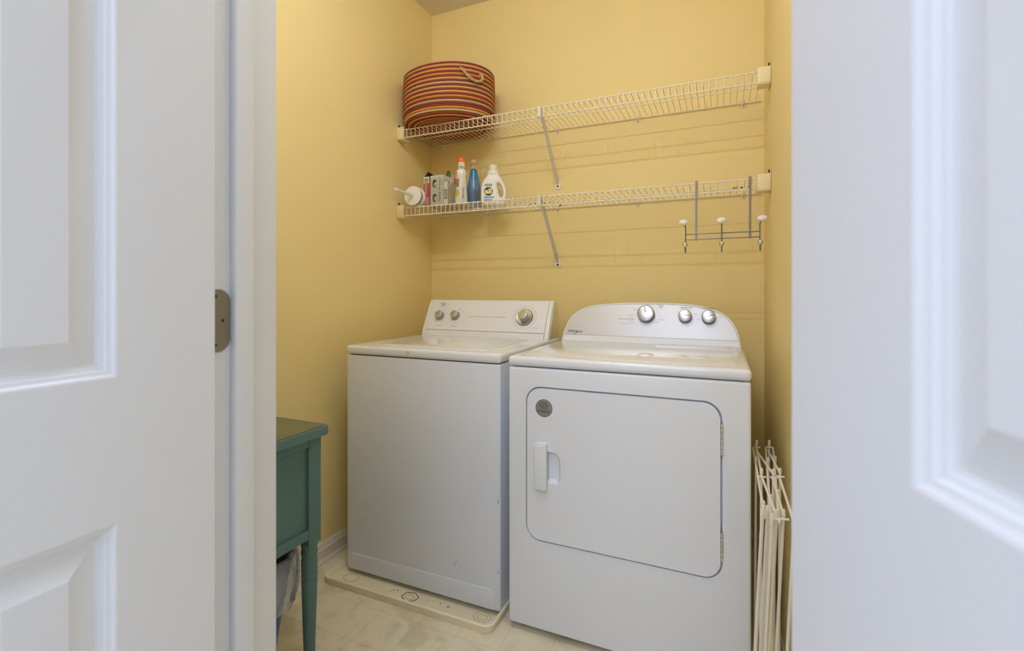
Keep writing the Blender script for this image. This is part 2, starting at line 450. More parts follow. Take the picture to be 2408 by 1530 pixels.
# panelled door leaves
def door_leaf(name, w, stile, pw, mtx, rail=(0.868, 1.039)):
    h0, h1 = 0.012, DH-0.006; T = 0.035
    zs = [(0.235, rail[0]), (rail[1], 1.62), (1.705, 1.925)]
    cols = [0, stile, stile+pw, w]
    rows = [h0]
    for a, b in zs: rows += [a, b]
    rows.append(h1)
    prof = [(0, 0), (0.002, -0.0008), (0.004, -0.003), (0.0065, -0.0042), (0.0075, -0.0042), (0.0100, -0.0075), (0.0125, -0.0085), (0.0135, -0.0105), (0.0165, -0.0115), (0.020, -0.0112), (0.043, -0.0030), (0.0445, -0.0018)]
    bm = bmesh.new()
    for side in (1, -1):
        def P(x, z, d): return mtx @ Vector((x, (0+d) if side > 0 else (-T-d), z))
        for i in range(3):
            for j in range(len(rows)-1):
                x0, x1, z0, z1 = cols[i], cols[i+1], rows[j], rows[j+1]
                if i == 1 and j % 2 == 1:
                    prev = None
                    for s, d in prof:
                        R = [bm.verts.new(P(x, z, d)) for x, z in ((x0+s, z0+s), (x1-s, z0+s), (x1-s, z1-s), (x0+s, z1-s))]
                        if prev:
                            for k in range(4): bm.faces.new((prev[k], prev[(k+1) % 4], R[(k+1) % 4], R[k]))
                        prev = R
                    bm.faces.new(prev)
                else:
                    bm.faces.new([bm.verts.new(P(x, z, 0)) for x, z in ((x0, z0), (x1, z0), (x1, z1), (x0, z1))])
    bmesh.ops.remove_doubles(bm, verts=bm.verts, dist=1e-5)
    A = [mtx @ Vector(p) for p in ((0, 0, h0), (w, 0, h0), (w, 0, h1), (0, 0, h1))]
    B = [mtx @ Vector(p) for p in ((0, -T, h0), (w, -T, h0), (w, -T, h1), (0, -T, h1))]
    for k in range(4):
        bm.faces.new([bm.verts.new(v) for v in (A[k], A[(k+1) % 4], B[(k+1) % 4], B[k])])
    bmesh.ops.remove_doubles(bm, verts=bm.verts, dist=1e-5)
    es = [e for e in bm.edges if len(e.link_faces) == 2 and abs(e.calc_face_angle(0)-PI/2) < 0.05 and e.calc_length() > w*0.9]
    finish(bm)
    bmesh.ops.bevel(bm, geom=es, offset=0.0018, segments=3, profile=0.5, affect='EDGES')
    return struct(name, bm, 'door', sharp=0.35)
# left leaf: hinged on the left jamb, opened square to the wall; local +x runs towards the hall
door_leaf('door_1', 0.380, 0.1187, 0.1426, Matrix(((0, 1, 0, -0.651), (-1, 0, 0, 0.4477), (0, 0, 1, 0), (0, 0, 0, 1))))
ang = math.radians(16.5)
dx, dy = math.sin(ang), -math.cos(ang)            # direction of the right leaf away from its hinge
nx, ny = -math.cos(ang), -math.sin(ang)           # its closet-side face
door_leaf('door_2', 0.380, 0.141, 0.115, Matrix(((dx, nx, 0, 0.0523), (dy, ny, 0, 0.455), (0, 0, 1, 0), (0, 0, 0, 1))), (0.863, 1.0355))

# ------------------------------------------------------------------ washing machine
WX0, WX1, WF, WB = -1.394, -0.708, 1.511, 2.175
w = thing('washing_machine', 'white top-loading washer with straight slanted console, standing in the cream drain pan', 'washer', ((WX0+WX1)/2, (WF+WB)/2, 0.004))
bm = bmesh.new()
box(bm, WX0, WX1, WF, WB, 0.022, 0.8835, 0.006, 3)
box(bm, WX0+0.012, WX1-0.012, WF+0.012, WB-0.012, 0.87, 0.888, mi=1)
# chips and scuffs in the enamel
for x, z, a, l, t in ((-1.298, 0.236, 0.1, 0.008, 0.0018), (-0.885, 0.158, 0.9, 0.020, 0.0014), (-0.892, 0.148, 0.5, 0.008, 0.002), (-0.716, 0.405, 1.5, 0.014, 0.003), (-0.717, 0.16, 1.4, 0.008, 0.004), (-1.388, 0.094, 0.3, 0.006, 0.005), (-1.0, 0.07, 0.2, 0.004, 0.0015), (-0.985, 0.078, 0.2, 0.004, 0.0015), (-0.90, 0.235, 0.7, 0.010, 0.001)):
    box(bm, -l/2, l/2, -0.0003, 0.0003, -t/2, t/2, mi=2, mtx=MT(x, WF-0.0002, z) @ RY(-a))
obj('cabinet', bm, ['enamel_old', 'dark', 'mgrey'], w)
bm = bmesh.new()
Mf = plane_mtx((0, WF, 0), (1, 0, 0), (0, 0, 1))
prism(bm, [(WX0+0.018, 0.024), (WX1-0.026, 0.024), (WX1-0.026, 0.091), (WX1-0.034, 0.095), (WX0+0.026, 0.088), (WX0+0.018, 0.082)], -0.001, 0.0016, Mf, 0, 0.0015, 3)
obj('kick_panel', bm, 'enamel_old', w)
bm = bmesh.new()
box(bm, WX0-0.002, WX1+0.002, WF-0.005, WB, 0.8865, 0.9215, 0.012, 5)
Mw = plane_mtx((-1.094, WF-0.0053, 0.9055), (1, 0, 0), (0, 0, 1))
text(bm, 'S3', Mw, height=0.011, mi=1, bold=0.01)
obj('top_deck', bm, ['enamel', 'greyink'], w)
bm = bmesh.new()
Mt = plane_mtx((0, 0, 0.9205), (1, 0, 0), (0, 1, 0))
prism(bm, rrect(-1.283, -0.790, 1.549, 1.99, 0.02), 0, 0.0045, Mt, 0, 0.0035, 3)
prism(bm, rrect(-1.262, -0.811, 1.572, 1.965, 0.03), 0.0045, 0.0055, Mt, 0, 0.0009, 2)
obj('lid', bm, 'enamel', w)
for x in (WX0+0.05, WX1-0.05):
    for y in (WF+0.06, WB-0.06):
        bm = bmesh.new(); lathe(bm, [(0.020, 0.0055), (0.020, 0.014), (0.008, 0.015), (0.008, 0.0225)], 16, MT(x, y, 0))
        obj('foot', bm, 'dgrey', w)
# slanted console
def wprof(ins=0.0):
    return [(2.028, 0.9215), (2.030, 0.930), (2.0355-ins, 0.9475), (2.0365-ins, 0.9495), (2.1075-ins, 1.087), (2.114, 1.0935), (2.124, 1.095), (2.16, 1.088), (2.172, 1.082), (2.172, 0.9215)]
def wsec(x, ins=0.0): return [(x, y, z) for y, z in wprof(ins)]
bm = bmesh.new(); loft(bm, [wsec(-1.366), wsec(-0.737)], cap0=True, cap1=True)
con_bm = bm
for a, b in ((-1.386, -1.3675), (-0.7355, -0.716)):
    bm = bmesh.new(); loft(bm, [wsec(a, 0.002), wsec(b, 0.002)], cap0=True, cap1=True)
    bmesh.ops.bevel(bm, geom=[e for e in bm.edges if abs(e.verts[0].co.x-e.verts[1].co.x) < 1e-6], offset=0.0022, segments=2, profile=0.5, affect='EDGES', clamp_overlap=True)
    obj('end_cap', bm, 'plastic', w, sharp=0.5)
bm = bmesh.new()
loft(bm, [[(x, y, z) for y, z in ((2.050, 0.9225), (2.058, 0.952), (2.116, 1.082), (2.126, 1.0905), (2.158, 1.084), (2.1715, 1.078), (2.1715, 0.9225))] for x in (-0.7165, -0.7148)], cap0=True, cap1=True)
obj('console_reflector_plate', bm, 'steel', w, sharp=0.5)  # thin shiny plate added so this side mirrors the yellow walls
CU = Vector((0, 0.071, 0.1375)).normalized()
def wc(x, z, lift=0.0):
    """a matrix lying on the slanted face at height z"""
    y = 2.0365+(z-0.9495)*0.071/0.1375
    m = plane_mtx((x, y, z), (1, 0, 0), CU)
    return m @ MT(0, 0, lift)
bm = con_bm
for f in bm.faces: f.material_index = 3
box(bm, -1.366, -0.737, -0.0010, 0.0012, -0.0008, 0.0008, mi=2, mtx=MT(0, 2.0360, 0.9482))
def wt(s, x, z, h=None, wd=None, mi=0, b=0.0): text(bm, s, wc(x, z), height=h, width=wd, mi=mi, bold=b)
el = [(0.0145*math.cos(t*PI/16), 0.0085*math.sin(t*PI/16), 0.0003) for t in range(32)]
tube(bm, [wc(-1.303, 1.073) @ Vector(p) for p in el], 0.0008, 5, 0, closed=True)
wt('Roper', -1.303, 1.073, wd=0.021, b=0.02); wt('BY WHIRLPOOL CORPORATION', -1.303, 1.0605, wd=0.048)
wt('WATER LEVEL', -1.2995, 0.9685, wd=0.032, b=0.002); wt('TEMPERATURE', -1.210, 0.9672, wd=0.034, b=0.002)
wt('MED', -1.316, 1.0435, wd=0.010); wt('LOW', -1.283, 1.043, wd=0.010); wt('SM', -1.339, 1.0275, wd=0.006); wt('HIGH', -1.268, 1.027, wd=0.012)
wt('HOT', -1.233, 1.039, wd=0.010); wt('WARM\nCOLD', -1.203, 1.0475, wd=0.014); wt('COLD\nCOLD', -1.179, 1.0375, wd=0.010); wt('OFF\nWARM', -1.211, 0.983, wd=0.010)
wt('HEAVY DUTY  |  SUPER CAPACITY  |  8 CYCLE  |  2 SPEED COMBINATION', -1.0425, 1.0145, wd=0.200, b=0.0)
wt('PULL TO START\nPUSH TO STOP', -0.782, 0.970, wd=0.028, mi=1)
circ = [(0.0585*math.cos(t*PI/32), 0.0585*math.sin(t*PI/32), 0.0002) for t in range(64)]
tube(bm, [wc(-0.845, 1.0165) @ Vector(p) for p in circ], 0.00035, 4, 1, closed=True)
for k in range(20):
    a = k*2*PI/20+0.15
    if k in (4, 15): continue
    text(bm, str((2, 4, 6, 8, 10, 12, 14)[k % 7]), wc(-0.845, 1.0165) @ MT(0.050*math.cos(a), 0.050*math.sin(a), 0) @ RZ(a-PI/2), height=0.0055, mi=1)
obj('console', bm, ['ink', 'greyink', 'dgrey', 'plastic'], w, sharp=0.5)
for x, z in ((-1.303, 1.0145), (-1.2145, 1.0165)):
    bm = bmesh.new()
    lathe(bm, [(0.0235, 0), (0.0235, 0.002), (0.0205, 0.004), (0.0190, 0.022), (0.0185, 0.023)], 28, wc(x, z), 0)
    lathe(bm, [(0.0185, 0.023), (0.0180, 0.0255), (0.0165, 0.0262), (0.0, 0.0257)], 28, wc(x, z), 1)
    box(bm, -0.001, 0.001, 0.006, 0.019, 0.0255, 0.0272, mi=0, mtx=wc(x, z))
    obj('selector_knob', bm, ['mgrey', 'satin'], w)
bm = bmesh.new(); Mk = wc(-0.845, 1.0165)
lathe(bm, [(0.0415, 0), (0.0415, 0.004), (0.0395, 0.006)], 40, Mk, 0)
lathe(bm, [(0.0395, 0.006), (0.0375, 0.0085), (0.030, 0.0070), (0.024, 0.0066)], 40, Mk, 1)
lathe(bm, [(0.0245, 0.0066), (0.0245, 0.009), (0.0225, 0.031), (0.0220, 0.032)], 32, Mk, 2)
lathe(bm, [(0.0220, 0.032), (0.0212, 0.0345), (0.0195, 0.035), (0, 0.0335)], 32, Mk, 3)
obj('timer_dial', bm, ['dgrey', 'chrome', 'mgrey', 'satin'], w)

# drain pan under it
bm = bmesh.new()
PX0, PX1, PY0, PY1 = -1.438, -0.698, 1.417, 2.215
def ring(i, z, r): return [(x, y, z) for x, y in rrect(PX0+i, PX1-i, PY0+i, PY1-i, r, 8)]
loft(bm, [ring(0.007, 0.0, 0.03), ring(0.004, 0.020, 0.033), ring(0.0, 0.024, 0.035), ring(0.0, 0.0285, 0.035), ring(0.003, 0.031, 0.033), ring(0.008, 0.0305, 0.03), ring(0.011, 0.026, 0.028), ring(0.018, 0.0065, 0.024), ring(0.024, 0.004, 0.02)], cap0=True, cap1=True)
for x, y, r in ((-1.348, 1.485, 0.028), (-0.768, 1.489, 0.028), (-0.768, 1.489, 0.016)):
    tube(bm, [(x+r*1.15*math.cos(t*PI/16), y+r*0.85*math.sin(t*PI/16), 0.0040) for t in range(32)], 0.0012, 5, 1, closed=True)
for k in range(6):
    a = k*PI/3+0.4; b = a+PI/3-0.06
    tube(bm, [(-1.063+0.034*math.cos(a), 1.480+0.026*math.sin(a), 0.0042), (-1.063+0.034*math.cos(b), 1.480+0.026*math.sin(b), 0.0042)], 0.0016, 5, 2)
tube(bm, [(-1.063+0.019*math.cos(t*PI/10), 1.478+0.012*math.sin(t*PI/10), 0.0040) for t in range(20)], 0.0012, 5, 1, closed=True)
for x, y, s in ((-1.145, 1.488, 0.003), (-1.13, 1.493, 0.003), (-1.15, 1.478, 0.002), (-0.905, 1.488, 0.004), (-0.97, 1.495, 0.002), (-0.94, 1.493, 0.003), (-0.99, 1.49, 0.002), (-0.745, 1.462, 0.002)):
    lathe(bm, [(s, 0.004), (s*0.6, 0.0052), (0, 0.0055)], 8, MT(x, y, 0), 2)
o = obj('drain_pan', bm, ['pan', 'stain', 'stain_dark'])
o['label'] = 'shallow cream plastic drain pan, stained, on the vinyl floor under the washer'; o['category'] = 'pan'

# ------------------------------------------------------------------ dryer
DX0, DX1, DF, DB = -0.664, 0.073, 1.483, 2.20
d = thing('clothes_dryer', 'white front-loading dryer with arched console, right of the washer', 'dryer', ((DX0+DX1)/2, (DF+DB)/2, 0.0))
Md = plane_mtx((0, DF, 0), (1, 0, 0), (0, 0, 1))
bm = bmesh.new()
box(bm, DX0, DX1, DF, DB, 0.024, 0.8855, 0.008, 4)
box(bm, DX0+0.012, DX1-0.012, DF+0.012, DB-0.012, 0.87, 0.889, mi=1)
cab = obj('cabinet', bm, ['enamel_front', 'dark'], d)
def door_outline(g): return rrect(-0.600-g, 0.000+g, 0.317-g, 0.8255+g, 0.052+g, 10)
cb = bmesh.new(); prism(cb, door_outline(0.0), -0.017, 0.02, Md @ MT(0, 0, 0))
bmesh.ops.translate(cb, verts=cb.verts, vec=[-c for c in ORG[d.name]])
cab.parent = None
boolean(cab, cb)
cab.parent = d
bm = bmesh.new()
prism(bm, door_outline(-0.0056), -0.0155, 0.004, Md, 0, 0.005, 4)
dd = obj('door', bm, 'enamel_front', d)
rec = [(-0.560, 0.512), (-0.484, 0.512), (-0.478, 0.518), (-0.476, 0.53), (-0.476, 0.585), (-0.480, 0.602), (-0.489, 0.613), (-0.503, 0.618), (-0.560, 0.618)]
cb = bmesh.new()
t = bmesh.new()
a = [t.verts.new((x+0.010, y+(0.012 if y < 0.55 else -0.004), -0.0105) if x > -0.5 else (x, y+(0.012 if y < 0.55 else -0.004), -0.0105)) for x, y in rec]
a = [v for v in a]
for v in a:
    if v.co.x > -0.52: v.co.x -= 0.022
b = [t.verts.new((x, y, 0.008)) for x, y in rec]
t.faces.new(a[::-1]); t.faces.new(b)
for i in range(len(a)): t.faces.new((a[i], a[(i+1) % len(a)], b[(i+1) % len(a)], b[i]))
merge(cb, t, 0, Md)
bmesh.ops.translate(cb, verts=cb.verts, vec=[-c for c in ORG[d.name]])
dd.parent = None; boolean(dd, cb); dd.parent = d
bm = bmesh.new(); box(bm, -0.5645, -0.5225, DF-0.020, DF-0.002, 0.492, 0.6405, 0.0045, 4)
box(bm, -0.5585, -0.5235, DF-0.0185, DF-0.003, 0.6395, 0.6435, 0.001, 2)
obj('handle', bm, 'plastic', dd)
for z0, z1 in ((0.676, 0.764), (0.376, 0.458)):
    bm = bmesh.new(); n = 6
    for k in range(n):
        a = z0+(z1-z0)*k/n; b = z0+(z1-z0)*(k+1)/n-0.001
        lathe(bm, [(0.0034, a), (0.0038, a+0.0006), (0.0038, b-0.0006), (0.0034, b)], 12, MT(-0.0018, DF-0.0018, 0))
    lathe(bm, [(0.002, z0), (0.002, z1)], 8, MT(-0.0018, DF-0.0018, 0), 1)
    obj('hinge', bm, ['chrome', 'dgrey'], dd)
bm = bmesh.new(); Ms = plane_mtx((-0.535, DF-0.0041, 0.757), (1, 0, 0), (0, 0, 1))
lathe(bm, [(0.0292, 0), (0.0292, 0.0003), (0.0285, 0.0004), (0, 0.0004)], 48, Ms, 0)
lathe(bm, [(0.0285, 0.00045), (0.0275, 0.00045)], 48, Ms, 1, caps=False)
for s, y, wd in (('REGISTER', 0.0165, 0.024), ('ENREGISTRER', 0.0085, 0.034), ('REGISTRE', 0.0008, 0.024), ('800-688-3301', -0.0115, 0.044)):
    text(bm, s, Ms @ MT(0, y, 0.0004), height=0.0052, width=wd, mi=1, bold=0.02)
box(bm, -0.027, 0.027, -0.0055, -0.0049, 0.0004, 0.0007, mi=1, mtx=Ms)
obj('sticker', bm, ['sticker', 'ink'], dd, label='round grey foil sticker on the door')
bm = bmesh.new(); box(bm, DX0-0.002, DX1+0.002, DF-0.004, DB-0.10, 0.8885, 0.9215, 0.013, 6)
box(bm, DX0+0.01, DX1-0.01, DB-0.15, DB, 0.8885, 0.9205)
box(bm, -0.628, 0.036, DF+0.045, 2.03, 0.9200, 0.9222, 0.0018, 2)
obj('top_deck', bm, 'enamel', d)
bm = bmesh.new(); prism(bm, rrect(-0.242, 0.052, 1.925, 2.045, 0.012), 0, 0.0030, plane_mtx((0, 0, 0.9215), (1, 0, 0), (0, 1, 0)), 0, 0.0022, 2)
box(bm, -0.212, -0.208, 1.945, 1.985, 0.9240, 0.9250, mi=1); box(bm, 0.022, 0.026, 1.945, 1.985, 0.9240, 0.9250, mi=1)
obj('lint_filter_lid', bm, ['enamel', 'mgrey'], d)
for x in (DX0+0.06, DX1-0.06):
    for y in (DF+0.08, DB-0.06):
        bm = bmesh.new(); lathe(bm, [(0.018, 0.0), (0.018, 0.008), (0.008, 0.009), (0.008, 0.026)], 16, MT(x, y, 0))
        obj('foot', bm, 'dgrey', d)
# arched console, leaning back
ARCH = [(-0.6635, 0.9215), (-0.6585, 0.950), (-0.6505, 0.9758), (-0.6315, 1.0199), (-0.5941, 1.0547), (-0.545, 1.0748), (-0.4963, 1.0842), (-0.4062, 1.0905), (-0.3034, 1.0927), (-0.2112, 1.0918), (-0.131, 1.0878), (-0.0684, 1.0784), (-0.0065, 1.0573), (0.0332, 1.0259), (0.0561, 0.9844), (0.0635, 0.955), (0.0685, 0.9215)]
arch = [(p.x, p.y) for p in smooth_line([(x, z, 0) for x, z in ARCH], 5)]
def dc(x, z, lift=0.0):
    y = 2.055+0.3*(z-0.918)
    return plane_mtx((x, y, z), (1, 0, 0), (0, 0.3, 1)) @ MT(0, 0, lift)
def arch_scaled(s, sz): return [(-0.2975+(x+0.2975)*s, 0.9215+(z-0.9215)*sz) for x, z in arch]
def DL(pts, off): return [tuple(dc(x, z, off).translation) for x, z in pts]
bm = bmesh.new()
back = [(x, 2.185, z) for x, z in arch_scaled(0.985, 0.985)]
loft(bm, [back, DL(arch, -0.022), DL(arch, -0.009), DL(arch_scaled(0.9965, 0.988), -0.004), DL(arch_scaled(0.988, 0.972), -0.0008), DL(arch_scaled(0.980, 0.958), 0), DL(arch_scaled(0.976, 0.950), -0.0008), DL(arch_scaled(0.974, 0.946), -0.0022)], cap0=True, cap1=True)
obj('console', bm, 'plastic', d, sharp=0.7)
bm = bmesh.new()
ins = arch_scaled(0.9735, 0.945)
pan = [(x, z) for x, z in ins if z > 0.9455]
loft(bm, [DL(pan, -0.003), DL(pan, -0.0006), DL([(-0.2975+(x+0.2975)*0.998, 0.9455+(z-0.9455)*0.995) for x, z in pan], 0.0002)], cap0=True, cap1=True)
for f in bm.faces: f.material_index = 3
def dt(s, x, z, h=None, wd=None, mi=0, b=0.0): text(bm, s, dc(x, z, 0.0004), height=h, width=wd, mi=mi, bold=b)
dt('Whirlpool', -0.6005, 0.9615, wd=0.066, b=0.012)
tube(bm, [dc(-0.6005+a, 0.9615+b, 0.0006) @ Vector((0, 0, 0)) for a, b in ((-0.010, -0.010), (-0.003, -0.0125), (0.004, -0.010), (0.009, -0.003), (0.011, 0.005), (0.010, 0.009))], [0.0004, 0.0008, 0.001, 0.0008, 0.0006, 0.0003], 5, 0)
dt('TEMPERATURE', -0.1384, 1.0707, wd=0.050, b=0.003, h=0.0048); dt('CYCLE SIGNAL', -0.0507, 1.0695, wd=0.048, h=0.0045, b=0.006)
dt('Timed\nDry', -0.2378, 1.0737, wd=0.0195, b=0.012); dt('Off', -0.3079, 1.0755, wd=0.009, b=0.012); dt('Normal\nDry', -0.2911, 1.0819, wd=0.013)
for s, x, z in (('60', -0.2781, 1.0786), ('50', -0.2640, 1.0734), ('40', -0.2569, 1.0673), ('30', -0.2461, 1.0577), ('20', -0.2412, 1.0461), ('10', -0.2401, 1.0349)): dt(s, x, z, h=0.0036, mi=1)
dt('Wrinkle\nShield', -0.344, 1.061, wd=0.016, mi=1); dt('Automatic', -0.3600, 1.0372, wd=0.026, mi=2); dt('Casual', -0.3605, 1.029, wd=0.018, mi=2)
dt('Sensor / Automatique', -0.382, 1.0205, wd=0.053, mi=0); dt('Heavy Dry', -0.357, 1.012, wd=0.022, mi=2); dt('Very Dry', -0.352, 1.004, wd=0.022, mi=2)
dt('Performance', -0.385, 1.001, wd=0.035, mi=2); dt('Delicate', -0.2335, 1.020, wd=0.026, mi=2); dt('Air', -0.253, 1.0085, wd=0.010, mi=0); dt('Less', -0.252, 0.982, wd=0.012, mi=2)
dt('Warm', -0.1005, 1.0475, wd=0.012, mi=1); dt('Low', -0.0915, 1.025, wd=0.012, mi=1); dt('Off', -0.008, 1.035, wd=0.009, mi=1)
prism(bm, [(-0.0025, -0.0016), (0.0015, -0.001), (0.0025, 0.0016), (-0.0015, 0.001)], 0, 0.0002, dc(-0.351, 1.0208, 0.0004), 0)
obj('control_panel', bm, ['ink', 'greyink', 'paleink', 'silver'], d, sharp=0.7)
for x, z, r, a, nm in ((-0.2960, 1.0405, 0.0345, 1.75, 'cycle_knob'), (-0.1405, 1.0345, 0.0258, -0.05, 'temperature_knob'), (-0.0510, 1.0322, 0.0262, 0.35, 'signal_knob')):
    bm = bmesh.new(); Mk = dc(x, z, 0.0002)
    lathe(bm, [(r*1.02, 0), (r*1.02, 0.003), (r*0.97, 0.009), (r*0.97, 0.0165)], 40, Mk, 0)
    lathe(bm, [(r*0.97, 0.0165), (r, 0.0175), (r, 0.0235), (r*0.95, 0.0262), (r*0.90, 0.0270), (r*0.88, 0.0260), (r*0.86, 0.0262), (r*0.4, 0.0268), (0, 0.0269)], 40, Mk, 1)
    box(bm, r*0.10, r*0.86, -0.0018, 0.0018, 0.0258, 0.0278, 0.0006, 1, mi=2, mtx=Mk @ RZ(a))
    obj(nm, bm, ['dgrey', 'satin', 'mgrey'], d)

# ------------------------------------------------------------------ wire shelves
def make_shelf(zd, label, rusty, foot_z):
    s = thing('wire_shelf', label, 'shelf', (-0.69, 2.355, zd), 0, 'wire shelves on the back wall')
    F, Bk, Md_ = 2.043, 2.350, 2.187
    z0 = zd-0.0035; zb = zd-0.044
    x0, x1 = LW+0.012, RW-0.012
    bm = bmesh.new(); rr = 0.0030
    tube(bm, [(x0, F, z0), (x1, F, z0)], rr, 8); tube(bm, [(x0, F, zb), (x1, F, zb)], rr, 8)
    tube(bm, [(x0+0.012, Bk, z0), (x1, Bk, z0)], rr, 8); tube(bm, [(x0+0.012, Md_, z0-0.004), (x1-0.01, Md_, z0-0.004)], rr*0.9, 8)
    n = 65; wr = 0.00165
    for i in range(n):
        x = x0+0.022+i*(x1-x0-0.044)/(n-1)
        tube(bm, [(x, Bk+0.003, zd), (x, F+0.001, zd), (x, F-0.0032, zd-0.002), (x, F-0.0035, zd-0.005), (x, F-0.0035, zb-0.002)], wr, 6)
    if rusty:
        rnd = random.Random(3)
        sp = [(-0.86+0.025*k, Md_, z0-0.002, 0.0035+0.0015*rnd.random()) for k in range(5)] + [(-1.02+0.026*k, Md_, z0-0.002, 0.003) for k in range(5)]
        sp += [(-0.74, Md_, z0, 0.004), (0.045, Md_, z0-0.002, 0.004), (0.072, Md_, z0-0.002, 0.005), (0.098, Md_, z0-0.002, 0.004)]
        sp += [(-0.90+0.02*k, F, zd, 0.0022) for k in range(7)]
        for x, y, z, r in sp:
            lathe(bm, [(0, -r), (r*0.8, -r*0.5), (r, 0), (r*0.7, r*0.6), (0, r)], 8, MT(x, y, z) @ RY(PI/2), 1, sx=0.8, sy=1.0)
        for k in range(6):
            r = 0.006*rnd.random()+0.003
            lathe(bm, [(0, -r), (r, 0), (0, r)], 7, MT(-0.745+0.012*rnd.random(), 2.26+0.03*rnd.random(), zd-0.012+0.016*rnd.random()), 2)
        tube(bm, [(0.036, Md_, z0-0.003), (0.058, Md_, z0-0.003)], 0.0026, 6, 1)
    obj('wire_deck', bm, ['wire', 'rust', 'rustbrown'], s)
    for sx in (-1, 1):
        xe = LW if sx < 0 else RW
        a, b = (xe+0.001, xe+0.046) if sx < 0 else (xe-0.046, xe-0.001)
        bm = bmesh.new()
        box(bm, a, b, F-0.012, F-0.0068, zb-0.006, zd+0.010, 0.002, 2)
        box(bm, min(a, b) if sx < 0 else b-0.004, (a+0.004) if sx < 0 else b, F-0.010, F+0.075, zb-0.006, zd+0.010, 0.0015, 2)
        box(bm, a, b, F-0.010, F+0.045, zb-0.010, zb-0.0055, 0.002, 2)
        box(bm, min(a, b) if sx < 0 else b-0.003, (a+0.003) if sx < 0 else b, F-0.008, F+0.012, zd+0.008, zd+0.030, 0.001, 1)
        br = obj('end_bracket', bm, 'cream', s)
        bm = bmesh.new()
        lathe(bm, [(0.006, 0), (0.006, 0.002), (0.0035, 0.005), (0, 0.0055)], 12, MT(xe-sx*0.0042, F+0.002, zd+0.021) @ RY(-sx*PI/2))
        obj('screw', bm, 'screw', br)
    # diagonal support brace
    p0 = Vector((-0.760, F+0.004, zd-0.004)); p1 = Vector((-0.776, 2.350, foot_z))
    dv = (p1-p0); L = dv.length; dv.normalize()
    rt = Vector((1, 0, 0)); rt = (rt-dv*rt.dot(dv)).normalized(); nn = rt.cross(dv)
    Mb = Matrix((rt, nn, dv)).transposed().to_4x4(); Mb.translation = p0
    bm = bmesh.new()
    box(bm, -0.0075, 0.0075, -0.0012, 0.0012, -0.002, L, 0, mtx=Mb)
    box(bm, -0.0075, -0.006, 0.0, 0.008, 0.02, L-0.02, 0, mtx=Mb); box(bm, 0.006, 0.0075, 0.0, 0.008, 0.02, L-0.02, 0, mtx=Mb)
    box(bm, -0.7685, -0.7515, F-0.0085, F-0.0060, zb-0.001, zd+0.002, 0.0008, 1)
    box(bm, -0.7685, -0.7515, F-0.0085, F+0.0065, zd+0.001, zd+0.0032, 0.0008, 1)
    brc = obj('support_brace', bm, 'strap', s)
    bm = bmesh.new(); Mfz = plane_mtx((-0.776, BW, foot_z-0.006), (1, 0, 0), (0, 0, 1))
    prism(bm, [(-0.014, -0.016), (-0.010, -0.021), (0.010, -0.021), (0.014, -0.016), (0.014, 0.012), (0.008, 0.021), (-0.008, 0.021), (-0.014, 0.012)], 0.0005, 0.006, Mfz, 0, 0.002, 2)
    lathe(bm, [(0.0055, 0.006), (0.005, 0.0075), (0, 0.0072)], 14, Mfz @ MT(0, -0.006, 0), 1)
    obj('mounting_foot', bm, ['white', 'screw'], brc)
    for x in (-1.47, -1.174, -0.777, -0.372, 0.084):
        bm = bmesh.new()
        box(bm, x-0.0065, x+0.0065, BW-0.006, BW-0.0005, zd-0.022, zd+0.012, 0.002, 2)
        tube(bm, [(x, BW-0.005, zd+0.006), (x, Bk-0.004, zd+0.004), (x, Bk-0.006, zd-0.004), (x, Bk-0.003, zd-0.009), (x, BW-0.004, zd-0.010)], 0.0028, 8)
        lathe(bm, [(0.0028, 0), (0.0022, 0.001), (0, 0.001)], 10, plane_mtx((x, BW-0.006, zd-0.015), (1, 0, 0), (0, 0, 1)), 1)
        obj('wall_clip', bm, ['wire', 'screw'], s)
    return s
make_shelf(1.974, 'upper white wire shelf across the back wall, carrying the striped basket', False, 1.690)
make_shelf(1.571, 'lower white wire shelf with rust specks, carrying the bottles and clear bin', True, 1.287)

# ------------------------------------------------------------------ striped basket
bx, by, bz = -1.2985, 2.145, 1.9765
RXB, RYB = 0.2375, 0.2050        # the basket is oval
bk = thing('woven_basket', 'round coiled basket in maroon and tan stripes on the upper shelf', 'basket', (bx, by, bz))
bm = bmesh.new()
rows = []
# base coils, from the middle out, then the wall coils from bottom to top
PIT = 0.0105
path = []            # (radius, height, colour, coil radius)
LT = list('teotoetoteomtote' )
def coil(i): return (0, 0.0049) if i % 2 == 0 else ({'t': 1, 'o': 2, 'e': 3, 'm': 0}[LT[(i//2) % len(LT)]], 0.0044)
prof_line = [(r_*PIT, 0.0058) for r_ in range(1, 19)]
for k in range(1, 5):
    a = k*PI/8
    prof_line.append((0.1950+0.0335*math.sin(a), 0.0058+0.032*(1-math.cos(a))))
zt = 0.0480
while zt < 0.2485:
    t_ = (zt-0.028)/0.19
    prof_line.append((0.2285+0.005*math.sin(t_*PI*0.75), zt)); zt += PIT
n = len(prof_line); segs = 84
TOP = ['m', 't', 'm', 't', 'm', 'o', 'm', 't', 'm', 'e', 'm', 't', 'm', 't', 'm', 'o', 'm', 'e', 'm', 'm', 'o', 'e', 'm', 'o', 'm', 't', 'm', 'o']
